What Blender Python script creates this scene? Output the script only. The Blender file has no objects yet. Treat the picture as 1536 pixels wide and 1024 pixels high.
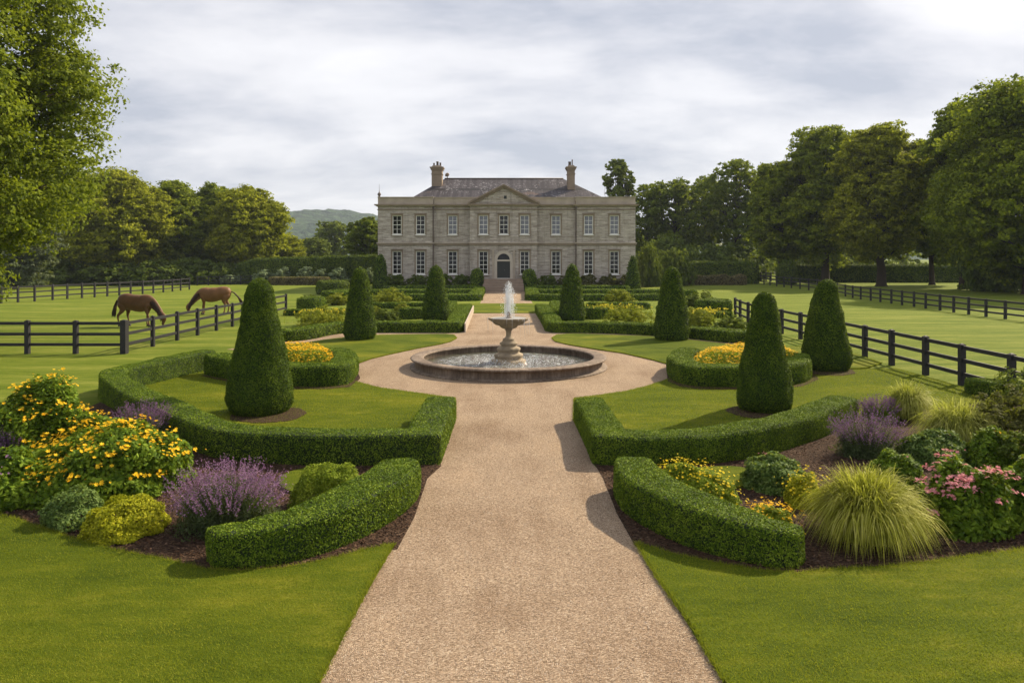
import bpy, math, random
import numpy as np
from mathutils import Vector

# ------------------------------------------------------------------ camera, light, exposure
SC = bpy.context.scene
COL = SC.collection
F, H, HZ, CX = 1130.0, 3.6, 385.0, 768.0          # focal length and horizon in photo pixels, eye height in metres

cam_d = bpy.data.cameras.new("camera"); cam = bpy.data.objects.new("camera", cam_d); COL.objects.link(cam)
cam.location = (0, 0, H); cam.rotation_euler = (math.radians(90), 0, 0)
cam_d.sensor_width = 36; cam_d.lens = 36 * F / 1536; cam_d.shift_y = -(512 - HZ) / 1536
cam_d.clip_start = 0.1; cam_d.clip_end = 9000
SC.camera = cam

SUN_AZ, SUN_EL = math.radians(50), math.radians(37)   # azimuth to the right of straight ahead (+Y)
sun_d = bpy.data.lights.new("sun", 'SUN'); sun = bpy.data.objects.new("sun", sun_d); COL.objects.link(sun)
sdir = Vector((math.sin(SUN_AZ) * math.cos(SUN_EL), math.cos(SUN_AZ) * math.cos(SUN_EL), math.sin(SUN_EL)))
sun.rotation_euler = sdir.to_track_quat('Z', 'Y').to_euler(); sun.location = (30, 30, 60)
sun_d.energy = 5.0; sun_d.angle = math.radians(.9); sun_d.color = (1.0, .85, .62)

W = bpy.data.worlds.new("World"); SC.world = W; W.use_nodes = True
nt = W.node_tree; nt.nodes.clear()
def wn(t, **k):
    n = nt.nodes.new(t)
    for a, b in k.items(): setattr(n, a, b)
    return n
sky = wn('ShaderNodeTexSky', sky_type='NISHITA', sun_disc=False)
sky.sun_elevation = SUN_EL; sky.sun_rotation = SUN_AZ
bg1 = wn('ShaderNodeBackground'); bg1.inputs[1].default_value = .1
nt.links.new(sky.outputs[0], bg1.inputs[0])
tc = wn('ShaderNodeTexCoord'); sep = wn('ShaderNodeSeparateXYZ'); nt.links.new(tc.outputs['Generated'], sep.inputs[0])
def wm(op, a, b=None, c=None):
    n = wn('ShaderNodeMath', operation=op)
    for i, x in enumerate((a, b, c)):
        if x is None: continue
        if isinstance(x, (int, float)): n.inputs[i].default_value = x
        else: nt.links.new(x, n.inputs[i])
    return n.outputs[0]
den = wm('ADD', wm('MAXIMUM', sep.outputs[2], 0.0), .25)
u = wm('DIVIDE', sep.outputs[0], den); v = wm('DIVIDE', sep.outputs[1], den)
cmb = wn('ShaderNodeCombineXYZ'); nt.links.new(u, cmb.inputs[0]); nt.links.new(v, cmb.inputs[1])
def wnoise(scale, sx, sy, detail, off=0, dist=0.0):
    mp = wn('ShaderNodeMapping'); mp.inputs['Scale'].default_value = (sx, sy, 1); mp.inputs['Location'].default_value = (off, off * .7, off)
    mp.inputs['Rotation'].default_value = (0, 0, .12)
    nt.links.new(cmb.outputs[0], mp.inputs[0])
    n = wn('ShaderNodeTexNoise'); n.inputs['Scale'].default_value = scale; n.inputs['Detail'].default_value = detail
    n.inputs['Roughness'].default_value = .56; n.inputs['Distortion'].default_value = dist
    nt.links.new(mp.outputs[0], n.inputs['Vector']); return n.outputs[0]
n1 = wnoise(1.05, .8, 1.15, 7, 11.7, .25); n2 = wnoise(3.2, .85, 1.25, 7, 8.4, .25)
cl = wm('ADD', wm('MULTIPLY', n1, .74), wm('MULTIPLY', n2, .26))
# brighter towards the sun (to the right), the cloud sheet being thinner there
cl = wm('ADD', cl, wm('MULTIPLY', sep.outputs[0], .03))
rmp = wn('ShaderNodeValToRGB'); nt.links.new(cl, rmp.inputs[0])
e = rmp.color_ramp.elements
e[0].position = .40; e[0].color = (.46, .485, .56, 1); e[1].position = .66; e[1].color = (.90, .89, .905, 1)
m1 = e.new(.46); m1.color = (.60, .61, .665, 1); m2 = e.new(.54); m2.color = (.77, .765, .795, 1)
bg2 = wn('ShaderNodeBackground'); bg2.inputs[1].default_value = .72; nt.links.new(rmp.outputs[0], bg2.inputs[0])
mx = wn('ShaderNodeMixShader'); mx.inputs[0].default_value = .93
nt.links.new(bg1.outputs[0], mx.inputs[1]); nt.links.new(bg2.outputs[0], mx.inputs[2])
wo = wn('ShaderNodeOutputWorld'); nt.links.new(mx.outputs[0], wo.inputs[0])

SC.view_settings.view_transform = 'Standard'; SC.view_settings.look = 'None'
SC.view_settings.gamma = 1; SC.view_settings.exposure = 0.74
SC.render.engine = 'CYCLES'
cy = SC.cycles
cy.max_bounces = 6; cy.diffuse_bounces = 3; cy.glossy_bounces = 3; cy.transmission_bounces = 4; cy.transparent_max_bounces = 6
cy.volume_bounces = 0; cy.sample_clamp_indirect = 4; cy.use_denoising = True; cy.caustics_reflective = False; cy.caustics_refractive = False

# ------------------------------------------------------------------ helpers
def G(px, py, h=0.0):
    y = F * (H - h) / (py - HZ); return ((px - CX) * y / F, y)
def X(px, y): return (px - CX) * y / F
def Z(py, y): return H + (HZ - py) * y / F

def sines(seed, n, lo, hi):
    r = np.random.default_rng(seed); d = r.normal(size=(n, 3)); d /= np.linalg.norm(d, axis=1)[:, None]
    k = np.exp(r.uniform(np.log(lo), np.log(hi), n)); return d * k[:, None] * 2 * np.pi, r.uniform(0, 6.28, n), (lo / k) ** .6
def wob(P, S):
    K, ph, a = S; return (np.sin(P @ K.T + ph) * a).sum(1) / math.sqrt(len(a))

class MB:
    def __init__(s): s.v = []; s.f = []; s.n = 0
    def add(s, v, f, m=0):
        v = np.asarray(v, float).reshape(-1, 3)
        fs = f if isinstance(f, list) and len(f) and isinstance(f[0], np.ndarray) else None
        if fs is None:
            by = {}
            for q in f: by.setdefault(len(q), []).append(q)
            fs = [np.array(b) for b in by.values()]
        for a in fs:
            if len(a): s.f.append((np.asarray(a, np.int64) + s.n, m))
        s.v.append(v); s.n += len(v); return s
    def box(s, c, d, rz=0, m=0, taper=1.0):
        cx, cy_, cz = c; a, b, h = d[0] / 2, d[1] / 2, d[2] / 2
        P = []
        for z in (-h, h):
            t = taper if z > 0 else 1
            for x, y in ((-a, -b), (a, -b), (a, b), (-a, b)): P.append((x * t, y * t, z))
        P = np.array(P); co, si = math.cos(rz), math.sin(rz)
        Q = np.stack([P[:, 0] * co - P[:, 1] * si + cx, P[:, 0] * si + P[:, 1] * co + cy_, P[:, 2] + cz], 1)
        return s.add(Q, [(0, 3, 2, 1), (4, 5, 6, 7), (0, 1, 5, 4), (1, 2, 6, 5), (2, 3, 7, 6), (3, 0, 4, 7)], m)
    def bx(s, x0, x1, y0, y1, z0, z1, m=0):
        return s.box(((x0 + x1) / 2, (y0 + y1) / 2, (z0 + z1) / 2), (x1 - x0, y1 - y0, z1 - z0), 0, m)
    def tube(s, path, rad, seg=8, m=0, caps=True):
        P = np.array(path, float); n = len(P); rad = np.broadcast_to(np.asarray(rad, float), (n,))
        T = np.gradient(P, axis=0); T /= np.linalg.norm(T, axis=1)[:, None] + 1e-9
        ref = np.array([0, 0, 1.0]) if abs(T[0][2]) < .9 else np.array([1.0, 0, 0])
        vs = []; 
        for i in range(n):
            a = np.cross(T[i], ref); a /= np.linalg.norm(a) + 1e-9; b = np.cross(T[i], a); ref = np.cross(a, T[i])
            an = np.linspace(0, 2 * np.pi, seg, endpoint=False)
            vs.append(P[i] + rad[i] * (np.cos(an)[:, None] * a + np.sin(an)[:, None] * b))
        f = []
        for i in range(n - 1):
            for j in range(seg):
                k = (j + 1) % seg; f.append((i * seg + j, i * seg + k, (i + 1) * seg + k, (i + 1) * seg + j))
        if caps: f.append(tuple(range(seg))[::-1]); f.append(tuple((n - 1) * seg + j for j in range(seg)))
        return s.add(np.concatenate(vs), f, m)
    def lathe(s, prof, seg=48, c=(0, 0, 0), m=0, wave=None):
        vs = []
        for r, z in prof:
            an = np.linspace(0, 2 * np.pi, seg, endpoint=False); rr = r * np.ones(seg)
            if wave: rr = rr * (1 + wave(an, r, z))
            vs.append(np.stack([c[0] + rr * np.cos(an), c[1] + rr * np.sin(an), np.full(seg, c[2] + z)], 1))
        f = []
        for i in range(len(prof) - 1):
            for j in range(seg):
                k = (j + 1) % seg; f.append((i * seg + j, i * seg + k, (i + 1) * seg + k, (i + 1) * seg + j))
        return s.add(np.concatenate(vs), f, m)
    def prism(s, poly, z0, z1, m=0):
        n = len(poly); a = sum(poly[i][0] * poly[(i + 1) % n][1] - poly[(i + 1) % n][0] * poly[i][1] for i in range(n))
        if a < 0: poly = poly[::-1]
        v = [(x, y, z0) for x, y in poly] + [(x, y, z1) for x, y in poly]
        f = [tuple(range(n, 2 * n))] + [(i, (i + 1) % n, n + (i + 1) % n, n + i) for i in range(n)]
        return s.add(v, f, m)
    def leaves(s, P, N, L, Wd, rng, spread=.8, m=0, tri=False):
        """pointed leaf faces at P, facing roughly N"""
        n = len(P)
        if n == 0: return s
        N = N + rng.normal(size=(n, 3)) * spread; N /= np.linalg.norm(N, axis=1)[:, None] + 1e-9
        R = rng.normal(size=(n, 3)); A = np.cross(N, R); A /= np.linalg.norm(A, axis=1)[:, None] + 1e-9
        B = np.cross(N, A); L = np.broadcast_to(L, (n,)) * rng.uniform(.65, 1.3, n); Wd = np.broadcast_to(Wd, (n,)) * rng.uniform(.7, 1.3, n)
        L = L[:, None]; Wd = Wd[:, None]
        v = np.stack([P - A * L * .5, P + B * Wd * .5 - A * L * .05 - N * Wd * .12, P + A * L * .5, P - B * Wd * .5 - A * L * .05 - N * Wd * .12], 1).reshape(-1, 3)
        return s.add(v, [np.arange(4 * n).reshape(n, 4)], m)
    def build(s, name, mats, parent=None, smooth=False, loc=None):
        V = np.concatenate(s.v); me = bpy.data.meshes.new(name)
        me.vertices.add(len(V)); me.vertices.foreach_set('co', V.astype(np.float32).ravel())
        lv = np.concatenate([a.ravel() for a, _ in s.f]); lt = np.concatenate([np.full(len(a), a.shape[1]) for a, _ in s.f])
        mi = np.concatenate([np.full(len(a), m) for a, m in s.f])
        me.loops.add(len(lv)); me.loops.foreach_set('vertex_index', lv.astype(np.int32))
        me.polygons.add(len(lt)); ls = np.concatenate([[0], np.cumsum(lt)[:-1]])
        me.polygons.foreach_set('loop_start', ls.astype(np.int32)); me.polygons.foreach_set('loop_total', lt.astype(np.int32))
        me.polygons.foreach_set('material_index', mi.astype(np.int32))
        sm = np.full(len(lt), bool(smooth)) if not isinstance(smooth, (set, tuple)) else np.isin(mi, list(smooth))
        me.polygons.foreach_set('use_smooth', sm)
        for mt in (mats if isinstance(mats, (list, tuple)) else [mats]): me.materials.append(mt)
        me.update(calc_edges=True); me.validate(verbose=False)
        o = bpy.data.objects.new(name, me); COL.objects.link(o)
        if parent: o.parent = parent
        if loc: o.location = loc
        return o

def tag(o, label=None, cat=None, group=None, kind=None):
    if label: o['label'] = label
    if cat: o['category'] = cat
    if group: o['group'] = group
    if kind: o['kind'] = kind
    return o
def thing(name, label, cat, loc=(0, 0, 0), rz=0, group=None):
    o = bpy.data.objects.new(name, None); COL.objects.link(o); o.empty_display_size = .3
    o.location = loc; o.rotation_euler = (0, 0, rz); return tag(o, label, cat, group)
def copy_tree(o, parent=None):
    c = o.copy(); COL.objects.link(c); c.parent = parent
    for ch in [x for x in o.children]: copy_tree(ch, c)
    return c

def spline(pts, step, closed=False):
    P = np.array(pts, float); n = len(P); out = []
    for i in range(n - (0 if closed else 1)):
        if closed: a, b, c, d = P[(i - 1) % n], P[i], P[(i + 1) % n], P[(i + 2) % n]
        else: a, b, c, d = P[max(i - 1, 0)], P[i], P[i + 1], P[min(i + 2, n - 1)]
        k = max(1, int(np.linalg.norm(c[:2] - b[:2]) / step))
        # centripetal-ish: limit the tangents so short and long spans mix well
        l = np.linalg.norm(c - b); t1 = (c - a); t1 = t1 / (np.linalg.norm(t1) + 1e-9) * l; t2 = (d - b); t2 = t2 / (np.linalg.norm(t2) + 1e-9) * l
        for t in np.arange(k) / k:
            h00 = 2 * t**3 - 3 * t**2 + 1; h10 = t**3 - 2 * t**2 + t; h01 = -2 * t**3 + 3 * t**2; h11 = t**3 - t**2
            out.append(h00 * b + h10 * t1 + h01 * c + h11 * t2)
    if not closed: out.append(P[-1])
    return np.array(out)
def pxpoly(pts, step=.3, closed=True):
    return [tuple(p) for p in spline([G(*p) for p in pts], step, closed)]
def sample(V, Q, n, rng, minz=-9):
    a, b, c, d = (V[Q[:, i]] for i in range(4))
    nr = np.cross(c - a, d - b); ar = np.linalg.norm(nr, axis=1) / 2 + 1e-12; N = nr / (2 * ar)[:, None]
    i = rng.choice(len(Q), n, p=ar / ar.sum()); u_, v_ = rng.random(n)[:, None], rng.random(n)[:, None]
    P = (a[i] * (1 - u_) + b[i] * u_) * (1 - v_) + (d[i] * (1 - u_) + c[i] * u_) * v_
    return P, N[i], ar.sum()
def area(V, Q):
    a, b, c, d = (V[Q[:, i]] for i in range(4)); return (np.linalg.norm(np.cross(c - a, d - b), axis=1) / 2).sum()

# ------------------------------------------------------------------ materials
def newmat(name):
    m = bpy.data.materials.new(name); m.use_nodes = True; t = m.node_tree; t.nodes.clear(); return m, t
class N_:
    def __init__(s, t): s.t = t
    def n(s, ty, ins=None, **k):
        n = s.t.nodes.new(ty)
        for a, b in k.items(): setattr(n, a, b)
        for a, b in (ins or {}).items():
            if hasattr(b, 'links'): s.t.links.new(b, n.inputs[a])
            else: n.inputs[a].default_value = b
        return n
    def noise(s, vec, scale, detail=4, rough=.55, dist=0.0):
        return s.n('ShaderNodeTexNoise', {'Vector': vec, 'Scale': scale, 'Detail': detail, 'Roughness': rough, 'Distortion': dist}).outputs[0]
    def ramp(s, fac, stops):
        r = s.n('ShaderNodeValToRGB', {0: fac}); el = r.color_ramp.elements
        el[0].position, el[0].color = stops[0][0], (*stops[0][1], 1); el[1].position, el[1].color = stops[-1][0], (*stops[-1][1], 1)
        for p, c in stops[1:-1]: x = el.new(p); x.color = (*c, 1)
        return r.outputs[0]
    def mix(s, fac, a, b, mode='MIX'):
        n = s.t.nodes.new('ShaderNodeMix'); n.data_type = 'RGBA'; n.blend_type = mode
        for i, x in ((0, fac), (6, a), (7, b)):
            if hasattr(x, 'links'): s.t.links.new(x, n.inputs[i])
            else: n.inputs[i].default_value = x if i == 0 else (*x, 1)
        return n.outputs[2]
    def math(s, op, a, b=0.0):
        n = s.t.nodes.new('ShaderNodeMath'); n.operation = op
        for i, x in enumerate((a, b)):
            if hasattr(x, 'links'): s.t.links.new(x, n.inputs[i])
            else: n.inputs[i].default_value = x
        return n.outputs[0]
    def pos(s, sc=(1, 1, 1), obj=False):
        o = s.n('ShaderNodeTexCoord').outputs['Object'] if obj else s.n('ShaderNodeNewGeometry').outputs['Position']
        return s.n('ShaderNodeMapping', {0: o, 'Scale': sc}).outputs[0]
    def bump(s, h, strength=.5, dist=.02):
        return s.n('ShaderNodeBump', {'Height': h, 'Strength': strength, 'Distance': dist}).outputs[0]
    def pr(s, **k):
        ins = {a.replace('_', ' '): b for a, b in k.items()}
        for a, b in list(ins.items()):
            if isinstance(b, tuple) and len(b) == 3: ins[a] = (*b, 1)
        return s.n('ShaderNodeBsdfPrincipled', ins).outputs[0]
    def out(s, sh): s.n('ShaderNodeOutputMaterial', {0: sh})

def leafmat(name, dark, mid, light, trans=.3, rough=.55, ns=1.2, obj=False, tint=None):
    m, t = newmat(name); q = N_(t)
    rnd = q.n('ShaderNodeNewGeometry').outputs['Random Per Island']
    nz = q.math('ADD', q.math('MULTIPLY', q.noise(q.pos(obj=obj), ns, 3), .55), q.math('MULTIPLY', q.noise(q.pos(obj=obj), ns * 4.5, 2), .45))
    f = q.math('ADD', q.math('MULTIPLY', rnd, .55), q.math('MULTIPLY', q.math('SUBTRACT', nz, .32), 1.35))
    c = q.ramp(f, [(.12, dark), (.5, mid), (.92, light)])
    d = q.pr(Base_Color=c, Roughness=rough + .1, Specular_IOR_Level=.09)
    tc_ = q.mix(.5, c, tint or (.30, .36, .02))
    tr = q.n('ShaderNodeBsdfTranslucent', {0: tc_}).outputs[0]
    q.out(q.n('ShaderNodeMixShader', {0: trans, 1: d, 2: tr}).outputs[0]); return m
def plain(name, col, rough=.6, metal=0.0, var=.2, ns=3.0, bump=0.0, spec=.4, obj=False, coat=None):
    m, t = newmat(name); q = N_(t); p = q.pos(obj=obj); nz = q.noise(p, ns, 5)
    c = q.mix(nz, tuple(x * (1 - var) for x in col), tuple(min(1, x * (1 + var)) for x in col))
    k = dict(Base_Color=c, Roughness=rough, Metallic=metal, Specular_IOR_Level=spec)
    if bump: k['Normal'] = q.bump(q.noise(p, ns * 8, 4), bump, .02)
    q.out(q.pr(**k)); return m

def grassmat(name, a, b, c, streak=(1, 1, 1), fine=1.0):
    m, t = newmat(name); q = N_(t); p = q.pos()
    big = q.noise(q.pos((.25 * streak[0], .5 * streak[1], 1)), 1.0, 4, .6)  # broad patches: yellowed turf and soft shade put into the colour
    mid = q.noise(q.pos((1.1, 3.2, 1)), 1.3, 5, .65)
    fi = q.noise(p, 42 * fine, 3, .7); fi2 = q.noise(q.pos((1, .6, 1)), 150 * fine, 2, .6)
    f = q.math('ADD', q.math('MULTIPLY', big, .50), q.math('ADD', q.math('MULTIPLY', mid, .28), q.math('MULTIPLY', fi, .22)))
    col = q.ramp(f, [(.385, a), (.5, b), (.615, c)])
    col = q.mix(q.math('MULTIPLY', q.math('SUBTRACT', fi2, .3), 1.0), col, tuple(x * .45 for x in a), 'MIX')
    hgt = q.math('ADD', q.math('MULTIPLY', fi, 1.0), q.math('MULTIPLY', fi2, .8))
    q.out(q.pr(Base_Color=col, Roughness=.85, Specular_IOR_Level=.05, Normal=q.bump(hgt, .9, .03)))
    return m

GRASS = grassmat('lawn_grass', (.050, .080, .006), (.108, .143, .009), (.245, .240, .022))
FIELD = grassmat('field_grass', (.085, .13, .010), (.15, .19, .022), (.25, .27, .05), (.6, 1.6, 1), .6)
BLADE = leafmat('grass_blade', (.078, .115, .008), (.165, .20, .013), (.32, .32, .035), .45, .6, .5)

def gravelmat():
    m, t = newmat('gravel'); q = N_(t); p = q.pos()
    v = q.n('ShaderNodeTexVoronoi', {'Vector': p, 'Scale': 85.0, 'Randomness': 1.0})
    v2 = q.n('ShaderNodeTexVoronoi', {'Vector': p, 'Scale': 24.0, 'Randomness': 1.0})
    big = q.noise(p, .55, 5, .6); fine = q.noise(p, 28, 4, .7)
    sepc = q.n('ShaderNodeSeparateColor', {0: v.outputs['Color']}).outputs[0]
    c = q.ramp(sepc, [(0, (.13, .086, .052)), (.35, (.28, .196, .125)), (.7, (.39, .287, .195)), (1, (.56, .45, .335))])
    c2 = q.ramp(q.math('ADD', q.math('MULTIPLY', big, .6), q.math('MULTIPLY', q.noise(q.pos((1.6, .22, 1)), 1.3, 5, .6), .4)), [(.36, (.70, .64, .58)), (.52, (1, 1, 1)), (.66, (1.16, 1.14, 1.10))])
    c = q.mix(1.0, c, c2, 'MULTIPLY')
    c = q.mix(q.math('MULTIPLY', fine, .3), c, (.39, .285, .20))
    h = q.math('ADD', q.math('MULTIPLY', v.outputs['Distance'], -1.0), q.math('MULTIPLY', v2.outputs['Distance'], -.8))
    q.out(q.pr(Base_Color=c, Roughness=.85, Specular_IOR_Level=.2, Normal=q.bump(h, .9, .02))); return m
GRAVEL = gravelmat()
def mulchmat():
    m, t = newmat('bark_mulch'); q = N_(t)
    a = q.n('ShaderNodeTexVoronoi', {'Vector': q.pos((1, 1.6, 1)), 'Scale': 30.0}); b = q.noise(q.pos(), 12, 5, .7)
    c = q.ramp(q.math('ADD', q.math('MULTIPLY', q.n('ShaderNodeSeparateColor', {0: a.outputs['Color']}).outputs[0], .6), q.math('MULTIPLY', b, .4)),
               [(.1, (.018, .010, .006)), (.5, (.055, .030, .018)), (.9, (.13, .080, .050))])
    q.out(q.pr(Base_Color=c, Roughness=.9, Specular_IOR_Level=.15, Normal=q.bump(q.math('ADD', a.outputs['Distance'], b), 1.0, .05))); return m
MULCH = mulchmat()
MULCHBIT = leafmat('bark_chip', (.02, .011, .007), (.07, .038, .022), (.16, .10, .065), .0, .8, 3, tint=(.1, .06, .03))

def stonemat(name, a, b, c, row=.17, obj=True):
    m, t = newmat(name); q = N_(t); p = q.pos(obj=obj)
    rot = q.n('ShaderNodeMapping', {0: p, 'Rotation': (math.radians(90), 0, 0)}).outputs[0]
    br = q.n('ShaderNodeTexBrick', {'Vector': rot, 'Color1': (*a, 1), 'Color2': (*c, 1), 'Mortar': tuple(x * .62 for x in a) + (1,), 'Scale': 1.0,
              'Mortar Size': .018, 'Mortar Smooth': .4, 'Bias': 0.0, 'Brick Width': .62, 'Row Height': row}, offset=.37, squash=1.3, squash_frequency=3)
    st = q.noise(q.pos((.8, .8, 7.0), obj), 1.0, 6, .8); bl = q.noise(p, .5, 5, .6)
    col = q.mix(.5, br.outputs[0], q.ramp(st, [(.38, tuple(x * .5 for x in a)), (.5, b), (.62, tuple(min(1, x * 1.3) for x in c))]))
    col = q.mix(q.math('MULTIPLY', bl, .55), col, (b[0] * .72, b[1] * .70, b[2] * .66))
    sk = q.noise(q.pos((1.7, 1.7, .16), obj), 1.4, 5, .7); col = q.mix(q.math('MULTIPLY', q.math('MAXIMUM', q.math('SUBTRACT', sk, .50), 0.0), 2.0), col, (a[0] * .48, a[1] * .44, a[2] * .40))
    h = q.math('ADD', q.math('MULTIPLY', br.outputs[1], -1.0), st)
    q.out(q.pr(Base_Color=col, Roughness=.9, Specular_IOR_Level=.15, Normal=q.bump(h, .8, .05))); return m
STONE = stonemat('coursed_stone', (.33, .275, .232), (.52, .462, .405), (.71, .65, .595))
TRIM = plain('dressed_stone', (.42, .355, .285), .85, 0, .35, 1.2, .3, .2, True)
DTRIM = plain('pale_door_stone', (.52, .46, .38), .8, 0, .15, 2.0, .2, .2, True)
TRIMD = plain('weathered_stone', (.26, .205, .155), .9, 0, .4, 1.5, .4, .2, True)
STEPM = plain('step_stone', (.27, .205, .155), .9, 0, .3, 2.0, .3, .2, True)
FOUNT = plain('fountain_limestone', (.26, .205, .135), .75, 0, .75, 5.0, .6, .3, True)
def poolmat():
    m, t = newmat('pool_kerb_stone'); q = N_(t); p = q.pos(obj=True)
    a = q.noise(p, 1.3, 6, .65); s_ = q.noise(q.pos((7, 7, .7), True), 1.6, 5, .7)
    c = q.ramp(q.math('ADD', q.math('MULTIPLY', a, .5), q.math('MULTIPLY', s_, .5)), [(.34, (.05, .036, .026)), (.5, (.15, .11, .08)), (.66, (.32, .255, .20))])
    q.out(q.pr(Base_Color=c, Roughness=.8, Specular_IOR_Level=.3, Normal=q.bump(q.noise(p, 18, 5), .4, .02))); return m
POOL = poolmat()
def slatemat():
    m, t = newmat('roof_slate'); q = N_(t); p = q.pos(obj=True)
    rot = q.n('ShaderNodeMapping', {0: p, 'Rotation': (math.radians(62), 0, 0)}).outputs[0]
    br = q.n('ShaderNodeTexBrick', {'Vector': rot, 'Color1': (.030, .026, .032, 1), 'Color2': (.066, .058, .066, 1), 'Mortar': (.02, .018, .022, 1), 'Scale': 1.0,
              'Mortar Size': .012, 'Brick Width': .3, 'Row Height': .26})
    sp = q.noise(q.pos((1.2, 1, 4), True), 2.6, 5, .8); pt = q.noise(p, .35, 3, .6)
    white = q.math('MULTIPLY', q.math('GREATER_THAN', q.math('ADD', sp, q.math('MULTIPLY', pt, .35)), .80), .75)
    col = q.mix(white, br.outputs[0], (.50, .48, .50)); rust = q.math('GREATER_THAN', q.noise(p, .6, 4), .66)
    col = q.mix(q.math('MULTIPLY', rust, .4), col, (.16, .10, .075))
    q.out(q.pr(Base_Color=col, Roughness=.65, Specular_IOR_Level=.22, Normal=q.bump(br.outputs[1], -.5, .03))); return m
SLATE = slatemat()
WHITE = plain('white_paint', (.78, .77, .72), .45, 0, .06)
BLACKP = plain('black_painted_wood', (.018, .017, .019), .55, 0, .4, 9.0, .3, .35)
DOORM = plain('dark_door_paint', (.022, .026, .025), .4, 0, .2)
LEAD = plain('lead_pipe', (.10, .075, .06), .6, 0, .3)
METAL = plain('grey_metal', (.2, .2, .2), .4, .8, .2)
def glass(name, base, refl):
    m, t = newmat(name); q = N_(t); nz = q.noise(q.pos((2, 2, .7)), 1.1, 4)
    c = q.mix(nz, tuple(x * .5 for x in base), base)
    q.out(q.pr(Base_Color=c, Roughness=.06, Metallic=refl, Specular_IOR_Level=.35, Normal=q.bump(nz, .08, .05))); return m
GLASSD = glass('window_glass_dark', (.012, .012, .012), 0.0)
GLASSL = glass('window_glass_sky_tint', (.20, .21, .235), .25)  # some upper panes: paler sky reflection put into the base colour
BARK = plain('bark', (.050, .038, .028), .95, 0, .4, 4.0, .8, .1)
def watermat():
    m, t = newmat('pool_water'); q = N_(t); p = q.pos(obj=True)
    a = q.noise(p, 5.0, 4, .65, .6); b = q.noise(p, 17, 3, .65)
    r = q.n('ShaderNodeVectorMath', {0: q.pos(obj=True)}, operation='LENGTH').outputs['Value']
    foam_sparkle = q.noise(q.pos((1, 1.5, 1), True), 6.5, 6, .8, .8)  # white foam and sky sparkle, both painted into the water colour
    fm = q.math('MULTIPLY', q.math('GREATER_THAN', foam_sparkle, .535), q.math('LESS_THAN', q.math('ADD', r, q.math('MULTIPLY', a, 1.3)), 2.95))
    c = q.mix(q.math('MULTIPLY', fm, .9), q.ramp(a, [(.4, (.022, .022, .012)), (.62, (.085, .075, .03))]), (.62, .65, .70))
    q.out(q.pr(Base_Color=c, Roughness=.09, Specular_IOR_Level=.9, Normal=q.bump(q.math('ADD', a, q.math('MULTIPLY', b, .55)), .75, .16))); return m
WATER = watermat()
def jetmat():
    m, t = newmat('falling_water'); q = N_(t)
    d = q.pr(Base_Color=(.86, .89, .93), Roughness=.15, Specular_IOR_Level=.9)
    tr = q.n('ShaderNodeBsdfTranslucent', {0: (.9, .93, .97, 1)}).outputs[0]
    q.out(q.n('ShaderNodeMixShader', {0: .4, 1: d, 2: tr}).outputs[0]); return m
JET = jetmat()

# foliage colours
L_HEDGE = leafmat('box_hedge_leaf', (.022, .050, .005), (.088, .150, .009), (.235, .31, .026), .13, .5, 2.5)
L_YEW = leafmat('yew_leaf', (.013, .034, .003), (.055, .102, .007), (.165, .225, .018), .12, .5, 2.8)
L_FAR = leafmat('far_hedge_leaf', (.030, .055, .008), (.080, .120, .012), (.18, .23, .03), .12, .6, .8)
L_BROWN = leafmat('copper_hedge_leaf', (.060, .045, .020), (.14, .12, .05), (.26, .22, .11), .25, .6, 1.5)
CORE = plain('twig_core', (.014, .026, .006), .95, 0, .5, 6)
COREB = plain('brown_twig_core', (.04, .032, .016), .95, 0, .5, 6)

# ------------------------------------------------------------------ ground
g = MB(); R_ = 2600
g.add([(-R_, -60, 0), (R_, -60, 0), (R_, R_, 0), (-R_, R_, 0)], [(0, 1, 2, 3)])
tag(g.build('field', FIELD), kind='structure')

left_edge = [(440, 1100), (480, 1024), (536, 915), (590, 820), (618, 765), (638, 715), (648, 697)]
right_edge = [(1130, 1100), (1085, 1024), (1018, 915), (957, 820), (928, 765), (908, 715), (893, 697)]
gl = [(660, 697), (683, 633), (682.5, 599), (655, 595.5), (621, 590.5), (566.7, 583), (535.4, 574.4), (520, 565), (520, 556), (534, 547), (556, 539), (587.5, 531.5), (624, 523.6), (660, 517), (676, 513), (685, 508), (681, 503.5), (668, 502), (561, 503.5), (500, 509), (425, 520), (380, 527), (340, 524), (425, 512), (516, 499), (563, 497.5), (694, 496), (707, 470)]
gr = [(890, 697), (861, 633), (862, 599), (875, 597.5), (896, 595), (937.5, 589), (971, 581), (992, 574), (1012, 566), (1012, 556), (1005, 548), (979, 540.6), (932, 530), (896, 525), (854, 518), (833, 513), (828, 508), (836, 503), (862, 501.5), (984, 506), (1034, 511), (1088, 517), (1150, 522), (1170, 518), (1125, 512), (1034, 506), (900, 498), (820, 496), (803, 470)]
poly = [G(*p) for p in left_edge[:-1]] + [G(*p) for p in gl] + [G(*p) for p in gr[::-1]] + [G(*p) for p in right_edge[:-1][::-1]]
g = MB(); g.prism(poly, -.02, .006)
p2 = [G(720, 455), G(729, 437.5), G(789, 437.5), G(799, 455)]
g.prism(p2, -.02, .006)
tag(g.build('gravel_path', GRAVEL), kind='structure')

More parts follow.
